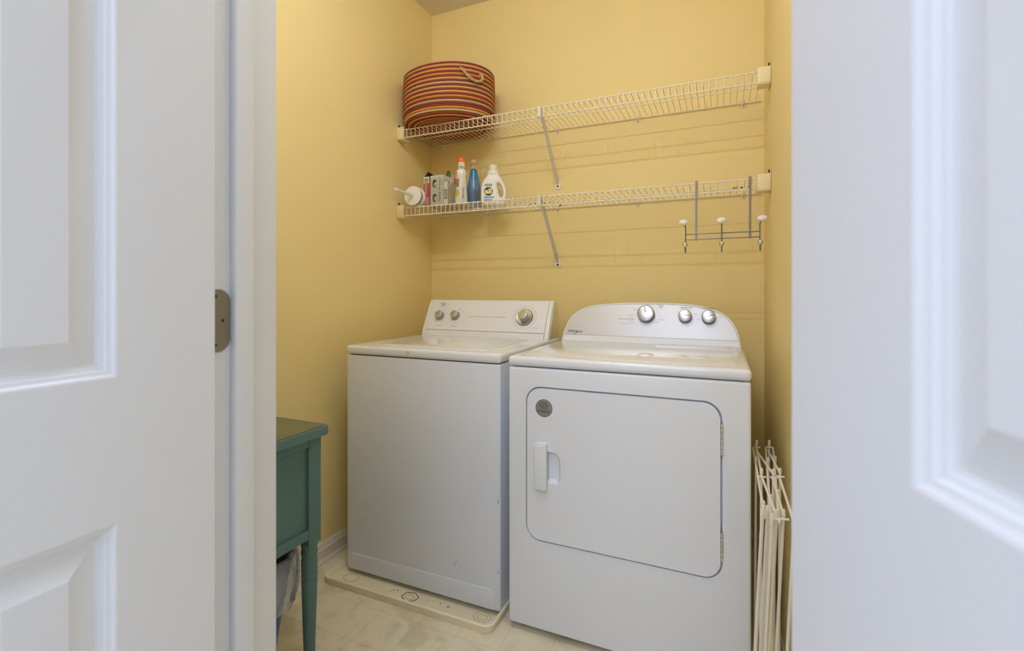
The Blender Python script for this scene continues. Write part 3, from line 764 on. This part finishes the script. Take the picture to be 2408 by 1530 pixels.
for i, (r_, z_) in enumerate(prof_line):
    q = n-1-i
    ch = TOP[q] if q < len(TOP) else ('m' if q % 2 == 0 else 'ot'[(q//2) % 2])
    rad = 0.0061 if ch == 'm' else 0.0053
    prof = [(max(0.0005, r_+rad*math.cos(2*PI*j/9)), z_+rad*math.sin(2*PI*j/9)) for j in range(9)]
    prof.append(prof[0])
    lathe(bm, prof, segs, MT(bx, by, bz+0.0012), {'m': 0, 't': 1, 'o': 2, 'e': 3}[ch], caps=False)
# woven backing between the coils, so no light shows through
lathe(bm, [(0, 0.0058)]+prof_line, segs, MT(bx, by, bz+0.0012), 0, caps=False)
for v in bm.verts:      # soft, a little out of round
    a = math.atan2(v.co.y-by, v.co.x-bx); hz = (v.co.z-bz)/0.22
    f = 1+0.004*math.sin(3*a+0.6)*hz
    v.co.x = bx+(v.co.x-bx)*RXB/0.2325*f; v.co.y = by+(v.co.y-by)*RYB/0.2325*f
    v.co.z += 0.004*hz*math.sin(a*2+2.1)
obj('basket_body', bm, ['maroon', 'tan', 'orangeb', 'beige'], bk, sharp=1.2)
bm = bmesh.new()
# rope handle on the camera's side, right of the middle
def bp(th, h, out): return Vector((bx+(RXB+0.007+out)*math.cos(th), by+(RYB+0.007+out)*math.sin(th), bz+h))
th0, th1 = -0.85, -0.37
pts = smooth_line([bp(th0, 0.217, -0.010), bp(th0, 0.218, 0.004), bp(th0+0.06, 0.204, 0.010), bp(th0+0.14, 0.182, 0.012), bp(th0+0.25, 0.168, 0.013), bp(th0+0.35, 0.166, 0.012), bp(th1-0.035, 0.176, 0.011), bp(th1, 0.192, 0.010), bp(th1-0.02, 0.206, 0.005), bp(th1-0.03, 0.206, -0.010)], 6)
for ph in (0, PI):
    q = []
    for i, p in enumerate(pts):
        dd_ = (pts[min(i+1, len(pts)-1)]-pts[max(i-1, 0)]).normalized()
        a = dd_.cross(Vector((0, 0, 1)))
        a = a.normalized() if a.length > 1e-4 else Vector((1, 0, 0))
        b = dd_.cross(a)
        q.append(p+a*0.0036*math.cos(i*0.9+ph)+b*0.0036*math.sin(i*0.9+ph))
    tube(bm, q, 0.0046, 7, 0)
obj('rope_handle', bm, ['rope'], bk)

# ------------------------------------------------------------------ things on the lower shelf
SZ = 1.5731
# reel with a long thin rod
rl = thing('plastic_reel', 'white plastic reel with a long thin rod, at the left end of lower shelf', 'reel', (-1.44, 2.06, SZ))
Ax = Vector((0.06, -1, 0.02)).normalized(); rr_ = Vector((1, 0, 0)); rr_ = (rr_-Ax*rr_.dot(Ax)).normalized()
Mr = plane_mtx((-1.437, 2.025, 1.6226), rr_, Ax.cross(rr_))
bm = bmesh.new()
lathe(bm, [(0.0, 0.0), (0.048, 0.0), (0.049, 0.002), (0.048, 0.005), (0.044, 0.0055), (0, 0.0055)], 48, Mr, 0)
obj('front_flange', bm, 'white', rl)
bm = bmesh.new(); lathe(bm, [(0.040, -0.052), (0.040, 0.0)], 40, Mr, 0)
obj('drum', bm, 'mgrey', rl, label='dark grey drum between the flanges')
bm = bmesh.new()
lathe(bm, [(0.0, -0.060), (0.047, -0.060), (0.049, -0.058), (0.049, -0.030), (0.046, -0.028), (0.040, -0.029)], 48, Mr, 0)
obj('rear_flange', bm, 'white', rl)
bm = bmesh.new()
lathe(bm, [(0.012, 0.005), (0.0095, 0.010), (0.0085, 0.030), (0.0075, 0.140), (0.0085, 0.142), (0.0085, 0.152), (0.0060, 0.156), (0, 0.1565)], 20, Mr, 0)
obj('rod', bm, 'whitep', rl)

# clear open bin
BX0, BX1, BY0, BY1, BT = -1.409, -1.163, 2.060, 2.290, 1.7135
cbn = thing('clear_bin', 'clear plastic open bin with boxes and spray bottles inside, on the lower shelf', 'bin', ((BX0+BX1)/2, (BY0+BY1)/2, SZ))
bm = bmesh.new(); th = 0.0022
def br_(i, z, r=0.010): return [(x, y, z) for x, y in rrect(BX0+i, BX1-i, BY0+i, BY1-i, r, 4)]
loft(bm, [br_(0.004, SZ), br_(0.0, BT-0.004), br_(-0.001, BT), br_(0.0015, BT), br_(th, BT-0.004), br_(th+0.004, SZ+th)], cap0=True, cap1=True)
obj('bin_shell', bm, 'clear', cbn)
bm = bmesh.new()
pts = [((BX0+BX1)/2+0.013+x, BY0-0.001, 1.684+z) for x, z in rrect(-0.038, 0.038, -0.021, 0.021, 0.0205, 6)]
tube(bm, pts, 0.0010, 6, 0, closed=True)
obj('grip_rim', bm, 'white', cbn)
BZ = SZ+0.003
# red box, its top flap standing open
rb = thing('red_box', 'narrow red box with barcode and open dark flap in the clear bin', 'box', (-1.384, 2.12, BZ))
bm = bmesh.new()
X0, X1, Y0, Y1, ZT = -1.4025, -1.3690, 2.070, 2.195, 1.725
box(bm, X0, X1, Y0, Y1, BZ, ZT-0.004, mi=0)
box(bm, X0+0.002, X1-0.002, Y0+0.002, Y1-0.002, ZT-0.006, ZT-0.003, mi=3)
Mq = plane_mtx(((X0+X1)/2, Y0, (BZ+ZT)/2), (1, 0, 0), (0, 0, 1))
box(bm, -0.0167, 0.0167, 0.040, 0.0725, 0.0, 0.0006, mi=1, mtx=Mq)
box(bm, -0.0167, 0.0167, -0.0745, -0.030, 0.0, 0.0006, mi=4, mtx=Mq)
for k in range(9): box(bm, -0.012+k*0.0027, -0.0108+k*0.0027, 0.046, 0.066, 0.0006, 0.0009, mi=2, mtx=Mq)
text(bm, '3SOS', Mq @ MT(-0.003, 0.010, 0.0006) @ RZ(PI/2), height=0.010, width=0.050, mi=1, bold=0.03)
for k in range(5): box(bm, -0.012+k*0.006, -0.0105+k*0.006, -0.068, -0.034, 0.0006, 0.0009, mi=1, mtx=Mq)
obj('carton', bm, ['red', 'card', 'ink', 'inside', 'pinkred'], rb)
bm = bmesh.new()
V = [(X0, Y0+0.002, ZT-0.004), (X0+0.012, Y0+0.02, ZT+0.030), (X0+0.014, Y0+0.085, ZT+0.026), (X0, Y1-0.01, ZT-0.004)]
bm.faces.new([bm.verts.new(v) for v in V]); 
V2 = [(X0+0.012, Y0+0.02, ZT+0.030), (X1+0.012, Y0+0.030, ZT+0.002), (X1+0.012, Y0+0.095, ZT+0.002), (X0+0.014, Y0+0.085, ZT+0.026)]
f = bm.faces.new([bm.verts.new(v) for v in V2]); f.material_index = 1
g = bmesh.ops.solidify(bm, geom=bm.faces[:], thickness=0.0012)
obj('open_flap', bm, ['inside', 'flapout', 'card'], rb, label='open flap, dark inside and grey blue outside')
# dryer ball box with die-cut windows
db = thing('dryer_ball_box', 'pale mint box with two round windows showing wool balls in the clear bin', 'box', (-1.326, 2.115, BZ))
X0, X1, Y0, Y1, ZT = -1.3645, -1.2885, 2.072, 2.150, 1.7265
bm = bmesh.new(); box(bm, X0, X1, Y0, Y1, BZ, ZT, 0.0008, 1)
db_b = obj('carton', bm, ['mint', 'inside', 'ink'], db)
cb = bmesh.new()
for zc in (0.109, 0.036):
    lathe(cb, [(0.0175, -0.022), (0.0175, 0.01)], 28, plane_mtx((X0+0.026, Y0, BZ+zc), (1, 0, 0), (0, 0, 1)), 1, sx=0.75, sy=1.25)
bmesh.ops.translate(cb, verts=cb.verts, vec=[-c for c in ORG[db.name]])
db_b.parent = None; boolean(db_b, cb); db_b.parent = db
bm = bmesh.new()
Mq = plane_mtx((X0+0.056, Y0-0.0002, BZ+0.076), (1, 0, 0), (0, 0, 1))
text(bm, 'Dryer Balls', Mq @ RZ(-PI/2), height=0.016, width=0.118, mi=0, bold=0.0)
obj('printed_name', bm, 'ink', db)
for zc in (0.109, 0.036):
    bm = bmesh.new(); lathe(bm, [(0.017*math.sin(PI*k/12), -0.017*math.cos(PI*k/12)) for k in range(13)], 20, MT(X0+0.031, Y0+0.0155, BZ+zc-0.004), 0)
    o = obj('wool_ball', bm, 'wool', db)
# small box with a brown label
sb = thing('small_box', 'small grey box with a white and brown label, right of the dryer ball box', 'box', (-1.27, 2.11, BZ))
X0, X1, Y0, Y1, ZT = -1.2855, -1.2615, 2.072, 2.170, 1.6905
bm = bmesh.new(); box(bm, X0, X1, Y0, Y1, BZ, ZT, 0.0008, 1, mi=0)
Mq = plane_mtx(((X0+X1)/2, Y0, (BZ+ZT)/2), (1, 0, 0), (0, 0, 1))
box(bm, -0.0115, 0.0115, -0.056, 0.056, 0, 0.0005, mi=1, mtx=Mq)
box(bm, -0.008, 0.008, -0.030, 0.017, 0.0005, 0.0008, mi=2, mtx=Mq)
text(bm, 'BSS', Mq @ MT(0, -0.006, 0.0008) @ RZ(PI/2), height=0.009, width=0.036, mi=1, bold=0.02)
Mq2 = plane_mtx((X1, (Y0+Y1)/2, (BZ+ZT)/2), (0, 1, 0), (0, 0, 1))
for k in range(5): box(bm, -0.04+k*0.016, -0.036+k*0.016, -0.05, 0.02+0.004*(k % 3), 0, 0.0005, mi=3, mtx=Mq2)
obj('carton', bm, ['cardgrey', 'card', 'brown', 'stain'], sb)
# green-capped bottle, only its cap rising above the boxes
gb = thing('green_capped_bottle', 'small bottle with a green cap behind the boxes in the clear bin', 'bottle', (-1.338, 2.205, BZ))
bm = bmesh.new(); lathe(bm, [(0.020, 0), (0.022, 0.004), (0.022, 0.11), (0.012, 0.150), (0.0105, 0.166)], 24, MT(-1.338, 2.205, BZ)); obj('body', bm, 'mgrey', gb)
bm = bmesh.new(); lathe(bm, [(0.0105, 0.160), (0.0125, 0.161), (0.0120, 0.182), (0.0085, 0.198), (0.004, 0.203), (0, 0.2035)], 24, MT(-1.338, 2.205, BZ)); obj('cap', bm, 'green', gb)
# orange-red stain remover
ob_ = thing('orange_bottle', 'orange red bottle with pink nozzle between the boxes and white spray bottle', 'bottle', (-1.294, 2.215, BZ))
bm = bmesh.new(); lathe(bm, [(0.026, 0), (0.028, 0.005), (0.028, 0.085), (0.020, 0.110)], 24, MT(-1.294, 2.215, BZ)); obj('body', bm, 'orangered', ob_)
bm = bmesh.new(); lathe(bm, [(0.0195, 0.109), (0.015, 0.125), (0.0125, 0.160)], 24, MT(-1.294, 2.215, BZ)); obj('neck', bm, 'purple', ob_)
bm = bmesh.new(); lathe(bm, [(0.0135, 0.158), (0.0135, 0.172), (0.0105, 0.176), (0.0115, 0.192), (0.008, 0.204), (0, 0.205)], 20, MT(-1.294, 2.215, BZ))
lathe(bm, [(0.0035, 0), (0.0035, 0.004), (0, 0.004)], 10, plane_mtx((-1.2895, 2.2045, BZ+0.190), (1, 0.5, 0), (0, 0, 1)), 1); obj('nozzle', bm, ['pink', 'red'], ob_)
# white spray bottle with orange cap
ws = thing('white_spray_bottle', 'tall white spray bottle with a bright orange cap in the clear bin', 'bottle', (-1.203, 2.108, BZ))
wx, wy = -1.2035, 2.108
FA = math.atan2(-2.108, 1.2035)+PI/2        # turn that faces the doorway
Mw = MT(wx, wy, BZ) @ RZ(FA)
bm = bmesh.new(); lathe(bm, [(0.0275, 0), (0.031, 0.004), (0.0315, 0.03), (0.0285, 0.07), (0.0240, 0.105), (0.0225, 0.120), (0.0235, 0.150), (0.0245, 0.166), (0.0215, 0.171), (0.017, 0.173)], 32, Mw, 0, sx=1.0, sy=0.8); obj('body', bm, 'whitep', ws)
bm = bmesh.new(); lathe(bm, [(0.0165, 0.172), (0.0165, 0.184), (0.0190, 0.186), (0.0165, 0.205), (0.0185, 0.212)], 28, Mw, 0); box(bm, -0.008, 0.008, -0.030, -0.012, 0.184, 0.190, 0.002, 2, mtx=Mw)
obj('neck', bm, 'cap', ws)
bm = bmesh.new(); lathe(bm, [(0.0190, 0.211), (0.0212, 0.213), (0.0205, 0.226), (0.0180, 0.231), (0, 0.232)], 28, Mw, 0); obj('cap', bm, 'orange', ws)
def wrap(bm, Mw, prof, a0, a1, mi, rows=10, cols=10, sx=1.0, sy=0.8, lift=0.0006):
    """a label patch hugging a turned body; prof(z)->radius, a in radians (front = -pi/2)"""
    t = bmesh.new(); g = []
    z0, z1 = prof[0], prof[1]
    for i in range(rows+1):
        z = z0+(z1-z0)*i/rows; row = []
        lo, hi = (a0(i/rows), a1(i/rows)) if callable(a0) else (a0, a1)
        for j in range(cols+1):
            a = lo+(hi-lo)*j/cols; r = prof[2](z)+lift
            row.append(t.verts.new((r*sx*math.cos(a), r*sy*math.sin(a), z)))
        g.append(row)
    for i in range(rows):
        for j in range(cols): t.faces.new((g[i][j], g[i][j+1], g[i+1][j+1], g[i+1][j]))
    merge(bm, t, mi, Mw)
def interp(P):
    def f(z):
        for (r0, z0), (r1, z1) in zip(P[:-1], P[1:]):
            if z0 <= z <= z1: return r0+(r1-r0)*(z-z0)/max(1e-6, z1-z0)
        return P[-1][0]
    return f
wr_ = interp([(0.031, 0.004), (0.0315, 0.03), (0.0285, 0.07), (0.0240, 0.105), (0.0225, 0.120), (0.0235, 0.150)])
bm = bmesh.new()
wrap(bm, Mw, (0.085, 0.125, wr_), -PI*0.97, -PI*0.66, 0)
wrap(bm, Mw, (0.035, 0.070, wr_), lambda t: -PI*0.95, lambda t: -PI*(0.72-0.14*(1-abs(2*t-1))), 1)
Mq = Mw @ plane_mtx((0.004, -0.0262, 0.052), (1, 0, 0), (0, -0.06, 1))
text(bm, 'spray', Mq @ MT(0.003, 0, 0.001) @ RZ(PI/2), height=0.010, width=0.055, mi=2, bold=0.01)
obj('label', bm, ['orangered', 'yellowlab', 'ink'], ws, label='red and yellow printed label')
# blue spray bottle
bs = thing('blue_spray_bottle', 'blue bottle with a beige sprayer head at the back of the clear bin', 'bottle', (-1.2055, 2.243, BZ))
Mw = MT(-1.2055, 2.243, BZ) @ RZ(0.5)
bp_ = [(0.034, 0), (0.0375, 0.005), (0.0375, 0.090), (0.0345, 0.115), (0.0270, 0.150), (0.0190, 0.190), (0.0165, 0.206)]
bm = bmesh.new(); lathe(bm, bp_, 36, Mw, 0, sy=0.85); obj('body', bm, 'bluebot', bs)
bm = bmesh.new(); br2 = interp(bp_); wrap(bm, Mw, (0.015, 0.088, br2), -PI*0.98, -PI*0.04, 0, sy=0.85); obj('label', bm, 'bluedark', bs, label='darker blue label')
bm = bmesh.new(); lathe(bm, [(0.0172, 0.205), (0.0172, 0.226), (0.014, 0.229)], 24, Mw, 0)
box(bm, -0.0155, 0.0155, -0.022, 0.024, 0.227, 0.256, 0.008, 4, mtx=Mw); box(bm, -0.006, 0.006, -0.030, -0.020, 0.234, 0.246, 0.002, 2, mtx=Mw)
tube(bm, [tuple(Mw @ Vector(p)) for p in ((0, -0.020, 0.232), (0, -0.026, 0.220), (0, -0.024, 0.205))], 0.004, 8)
obj('sprayer_head', bm, 'beigecap', bs)
# laundry detergent jug
jx, jy = -1.063, 2.195
jg = thing('detergent_jug', 'white detergent jug with side handle and blue round emblem, right of the clear bin', 'jug', (jx, jy, SZ), 0.36)
def jug_mesh():
    cu = bpy.data.curves.new('j', 'CURVE'); cu.dimensions = '2D'; cu.fill_mode = 'BOTH'
    outer = [(-0.044, 0.0), (-0.057, 0.005), (-0.0645, 0.018), (-0.066, 0.036), (-0.0655, 0.075), (-0.061, 0.105), (-0.050, 0.130), (-0.036, 0.150), (-0.029, 0.158), (-0.025, 0.163), (0.015, 0.163), (0.021, 0.158), (0.030, 0.148), (0.042, 0.128), (0.054, 0.105), (0.0615, 0.080), (0.064, 0.055), (0.0635, 0.034), (0.0615, 0.017), (0.054, 0.005), (0.042, 0.0)]
    hole = [(0.018, 0.108), (0.026, 0.110), (0.036, 0.100), (0.045, 0.078), (0.047, 0.055), (0.042, 0.042), (0.034, 0.040), (0.027, 0.052), (0.020, 0.078), (0.016, 0.098)]
    for P, cyc in ((outer, True), (hole, True)):
        sm = smooth_line([(x, y, 0) for x, y in P+[P[0]]], 4)[:-1]
        sp = cu.splines.new('POLY'); sp.points.add(len(sm)-1)
        for q, p in zip(sp.points, sm): q.co = (p.x, p.y, 0, 1)
        sp.use_cyclic_u = True
    cu.extrude = 0.012; cu.bevel_depth = 0.0145; cu.bevel_resolution = 4; cu.offset = -0.0140
    o = bpy.data.objects.new('j', cu); C.objects.link(o); bpy.context.view_layer.update()
    me = bpy.data.meshes.new_from_object(o.evaluated_get(bpy.context.evaluated_depsgraph_get()))
    t = bmesh.new(); t.from_mesh(me); bpy.data.objects.remove(o); bpy.data.curves.remove(cu); bpy.data.meshes.remove(me)
    t.transform(RX(PI/2)); bmesh.ops.remove_doubles(t, verts=t.verts, dist=1e-5)
    return t
bm = jug_mesh()
obj('body', bm, 'whitep', jg, local=True, sharp=0.9)
bm = bmesh.new()
lathe(bm, [(0.020, 0.148), (0.0305, 0.155), (0.0305, 0.170), (0.0265, 0.176)], 32, MT(-0.005, 0, 0), 0); obj('collar', bm, 'whitep', jg, local=True)
bm = bmesh.new()
prof = [(0.0245, 0.174), (0.0245, 0.180), (0.0235, 0.200), (0.0215, 0.2045), (0.012, 0.206), (0, 0.206)]
lathe(bm, prof, 40, MT(-0.005, 0, 0), 0); obj('cap', bm, 'cap', jg, local=True)
bm = bmesh.new(); Mj = plane_mtx((-0.026, -0.0268, 0.068), (1, 0, 0), (0, 0, 1))
lathe(bm, [(0.0222, 0), (0.0222, 0.0005), (0, 0.0006)], 40, Mj, 0)
text(bm, 'all', Mj @ MT(0, 0, 0.0006), height=0.026, width=0.035, mi=1, bold=0.04)
box(bm, -0.019, 0.019, 0.0262, 0.0372, 0, 0.0005, mi=2, mtx=Mj); text(bm, 'sensitive', Mj @ MT(0, 0.0317, 0.0006), height=0.0065, width=0.030, mi=3, bold=0.01)
box(bm, -0.024, 0.030, -0.036, -0.0240, 0, 0.0004, mi=4, mtx=Mj); text(bm, 'free clear', Mj @ MT(0.002, -0.0300, 0.0006), height=0.008, width=0.044, mi=0)
box(bm, -0.020, 0.020, -0.047, -0.0415, 0, 0.0004, mi=0, mtx=Mj)
obj('label', bm, ['royal', 'bright_yellow', 'leaf', 'card', 'sky'], jg, label='printed label with yellow letters in a royal blue circle', local=True)

# ------------------------------------------------------------------ over-shelf hook rack
hr = thing('hook_rack', 'nickel wire hook rack with white knobs hanging from the lower shelf', 'hook rack', (-0.003, 2.036, 1.345))
HYr = 2.0335
bm = bmesh.new()
for x in (-0.095, 0.096):
    box(bm, x-0.0042, x+0.0042, HYr-0.001, HYr+0.001, 1.341, 1.5755, 0.0006, 1)
    box(bm, x-0.0042, x+0.0042, HYr-0.001, 2.0505, 1.5735, 1.5758, 0.0006, 1)
    box(bm, x-0.0042, x+0.0042, 2.0487, 2.0507, 1.541, 1.5758, 0.0006, 1)
    obj('hanger_strap', bm, 'nickel', hr); bm = bmesh.new()
for z in (1.3655, 1.3445):
    tube(bm, [(-0.138, HYr-0.0035, z), (0.132, HYr-0.0035, z)], 0.0023, 8); obj('cross_bar', bm, 'nickel', hr); bm = bmesh.new()
bm.free()
for x, lean in ((-0.1345, -0.006), (-0.003, 0.0), (0.1285, 0.006)):
    bm = bmesh.new(); y = HYr-0.008
    P = smooth_line([(x+lean, y-0.028, 1.404), (x+lean*0.5, y-0.012, 1.400), (x, y-0.002, 1.392), (x, y, 1.380), (x, y, 1.330), (x, y-0.002, 1.306), (x, y-0.011, 1.293), (x, y-0.022, 1.296), (x, y-0.028, 1.308), (x, y-0.029, 1.316)], 4)
    tube(bm, P, 0.0026, 8); hk = obj('hook', bm, 'nickel', hr)
    bm = bmesh.new(); lathe(bm, [(0.0180*math.sin(PI*k/12), -0.0122*math.cos(PI*k/12)) for k in range(13)], 24, MT(x+lean, y-0.030, 1.4095) @ RX(0.35))
    obj('ceramic_knob', bm, 'ceramic', hk, label='white oval ceramic knob')
    bm = bmesh.new(); lathe(bm, [(0.0103*math.sin(PI*k/12), -0.0103*math.cos(PI*k/12)) for k in range(13)], 20, MT(x, y-0.030, 1.321))
    obj('ball_tip', bm, 'chrome', hk, label='small chrome ball')

# ------------------------------------------------------------------ teal side table
TX1, TX0, TYF, TYN = -1.100, -1.520, 1.085, 0.635
tb = thing('side_table', 'teal painted side table with turned legs, against the left wall', 'table', ((TX0+TX1)/2, (TYN+TYF)/2, 0))
bm = bmesh.new()
Mt = plane_mtx((0, 0, 0.713), (1, 0, 0), (0, 1, 0))
prism(bm, rrect(TX0-0.002, TX1+0.020, TYN-0.020, TYF+0.020, 0.020, 6), 0, 0.024, Mt, 0, 0.003, 2)
prism(bm, rrect(TX0+0.01, TX1+0.007, TYN-0.008, TYF+0.007, 0.010, 4), 0.024, 0.027, Mt, 1, 0.002, 2)
obj('table_top', bm, ['teal', 'tealtop'], tb)
leg_w = 0.046
for lx in (TX1-leg_w, TX0):
    for ly in (TYF-leg_w, TYN):
        bm = bmesh.new()
        box(bm, lx, lx+leg_w, ly, ly+leg_w, 0.395, 0.713, 0.002, 2)
        lathe(bm, [(0.011, 0.0), (0.014, 0.006), (0.0185, 0.15), (0.0225, 0.285), (0.0215, 0.289), (0.0215, 0.293), (0.0228, 0.297), (0.0228, 0.303), (0.0215, 0.307), (0.0225, 0.312), (0.0232, 0.345), (0.0215, 0.352), (0.0215, 0.356), (0.0232, 0.361), (0.0232, 0.372), (0.0215, 0.377), (0.0215, 0.381), (0.0230, 0.386), (0.0230, 0.396)], 28, MT(lx+leg_w/2, ly+leg_w/2, 0))
        obj('leg', bm, 'teal', tb)
def side(name, a, b):
    """a framed side panel: rails with a sunken field"""
    (ax, ay), (bx_, by_) = a, b
    n = Vector((by_-ay, -(bx_-ax), 0)).normalized()
    L = math.hypot(bx_-ax, by_-ay)
    Ms = plane_mtx((ax, ay, 0), (bx_-ax, by_-ay, 0), (0, 0, 1))
    bm = bmesh.new()
    box(bm, 0, L, 0.685, 0.713, -0.018, -0.001, 0.0015, 2, mtx=Ms); box(bm, 0, L, 0.417, 0.445, -0.018, -0.001, 0.0015, 2, mtx=Ms)
    box(bm, 0, L, 0.44, 0.69, -0.016, -0.010, mtx=Ms)
    obj(name, bm, 'teal', tb)
side('side_panel', (TX1, TYN+leg_w), (TX1, TYF-leg_w))
side('side_panel', (TX1-leg_w, TYF), (TX0+leg_w, TYF))
side('side_panel', (TX0, TYF-leg_w), (TX0, TYN+leg_w))
side('side_panel', (TX0+leg_w, TYN), (TX1-leg_w, TYN))

# waste bin with its bag, under the table
tc_x, tc_y = -1.285, 0.925
wb = thing('waste_bin', 'blue plastic waste bin on the floor under the teal table', 'bin', (tc_x, tc_y, 0))
bm = bmesh.new()
def bl(i, z, r=0.05): return [(x, y, z) for x, y in rrect(tc_x-0.125+i, tc_x+0.125-i, tc_y-0.135+i, tc_y+0.135-i, r, 6)]
loft(bm, [bl(0.040, 0.0), bl(0.0, 0.350), bl(-0.006, 0.352), bl(-0.006, 0.360), bl(0.004, 0.360), bl(0.006, 0.345), bl(0.044, 0.006)], cap0=True, cap1=True)
obj('bin_body', bm, 'bin_blue', wb)
bm = bmesh.new()
rnd = random.Random(5)
N = 84
def crinkle(z, i, amp, seed, spread=0.0):
    r2 = random.Random(seed); ph = [r2.random()*6.28 for _ in range(6)]
    base = rrect(tc_x-0.125+i, tc_x+0.125-i, tc_y-0.135+i, tc_y+0.135-i, 0.05, 20)
    out = []
    for k, (x, y) in enumerate(base):
        a = 2*PI*k/len(base)
        f = amp*(0.5+0.5*math.sin(5*a+ph[0]))*0.6+amp*(0.5+0.5*math.sin(11*a+ph[1]))*0.4+amp*0.35*(0.5+0.5*math.sin(23*a+ph[2]))
        dx_, dy_ = x-tc_x, y-tc_y; l = math.hypot(dx_, dy_)
        out.append((x+dx_/l*f, y+dy_/l*f, z+0.006*math.sin(7*a+ph[3])+0.004*math.sin(13*a+ph[4])))
    return out
loft(bm, [crinkle(0.20, 0.034, 0.0, 1), crinkle(0.26, 0.022, 0.0, 2), crinkle(0.34, 0.011, 0.0, 3), crinkle(0.366, 0.004, 0.0, 3), crinkle(0.372, -0.003, 0.002, 3), crinkle(0.366, -0.009, 0.006, 3), crinkle(0.335, -0.006, 0.014, 3), crinkle(0.30, -0.004, 0.018, 4), crinkle(0.265, 0.000, 0.022, 4), crinkle(0.235, 0.004, 0.024, 4), crinkle(0.212, 0.008, 0.018, 4)])
o = obj('bin_liner', bm, 'liner', sharp=3.0)
o['label'] = 'crumpled clear plastic bag folded over the blue waste bin rim'; o['category'] = 'bag'

# ------------------------------------------------------------------ folded drying rack
dr = thing('drying_rack', 'folded white wire drying rack leaning between the dryer and right wall', 'drying rack', (0.11, 1.42, 0))
ZT = 0.655; LEAN = 0.030
def rp(x, y, z):  # rods lean: their feet stand a little further from the wall
    return (x-LEAN*(1-z/ZT)*(1.0 if y < 1.40 else 0.12), y, z)
def pole(name, x, y, ztop, r=0.0032, mi='rackw'):
    bm = bmesh.new()
    tube(bm, [rp(x, y, 0.0), rp(x, y, ztop-0.05), rp(x, y, ztop)], r, 8)
    lathe(bm, [(r*1.3, 0), (r*1.3, 0.012), (r*1.0, 0.015), (0, 0.0152)], 10, MT(*rp(x, y, ztop-0.010)))
    obj(name, bm, mi, dr)
far = [(0.098, 1.688), (0.134, 1.704)]
mid = [(0.094, 1.426), (0.122, 1.431), (0.139, 1.446)]
near = [(0.078, 1.164), (0.090, 1.188), (0.096, 1.150), (0.1055, 1.174), (0.120, 1.181)]
half = [(0.088, 1.551), (0.120, 1.559), (0.140, 1.580), (0.086, 1.232), (0.104, 1.277), (0.123, 1.316)]
for x, y in far+mid: pole('rod', x, y, ZT+0.012)
for x, y in near: pole('rod', x, y, ZT+0.010)
for x, y in half: pole('rod', x, y, ZT+0.002, 0.0028)
pole('rod', 0.137, 1.155, ZT-0.004)
ARMS = [((0.087, 1.672), (0.084, 1.168)), ((0.123, 1.688), (0.094, 1.146)), ((0.144, 1.697), (0.110, 1.157)),
        ((0.093, 1.629), (0.122, 1.431)), ((0.126, 1.644), (0.139, 1.446)), ((0.093, 1.405), (0.1055, 1.174)), ((0.118, 1.410), (0.120, 1.181)), ((0.135, 1.415), (0.136, 1.158)), ((0.096, 1.69), (0.094, 1.426))]
for zz in (ZT, 0.05):
    for i, (a, b) in enumerate(ARMS):
        bm = bmesh.new(); z = zz+(0.003 if i > 2 else -0.004)
        tube(bm, [rp(a[0], a[1], z), rp((a[0]+b[0])/2, (a[1]+b[1])/2, z), rp(b[0], b[1], z)], 0.0030, 8)
        obj('scissor_arm', bm, 'rackw', dr)
for x, y in mid+far+near[3:]:
    bm = bmesh.new(); px, py, pz = rp(x, y, ZT-0.004)
    tube(bm, [(px-0.008, py-0.004, pz), (px, py-0.005, pz), (px+0.010, py-0.003, pz)], 0.0026, 8)
    obj('pivot_clip', bm, 'white', dr)
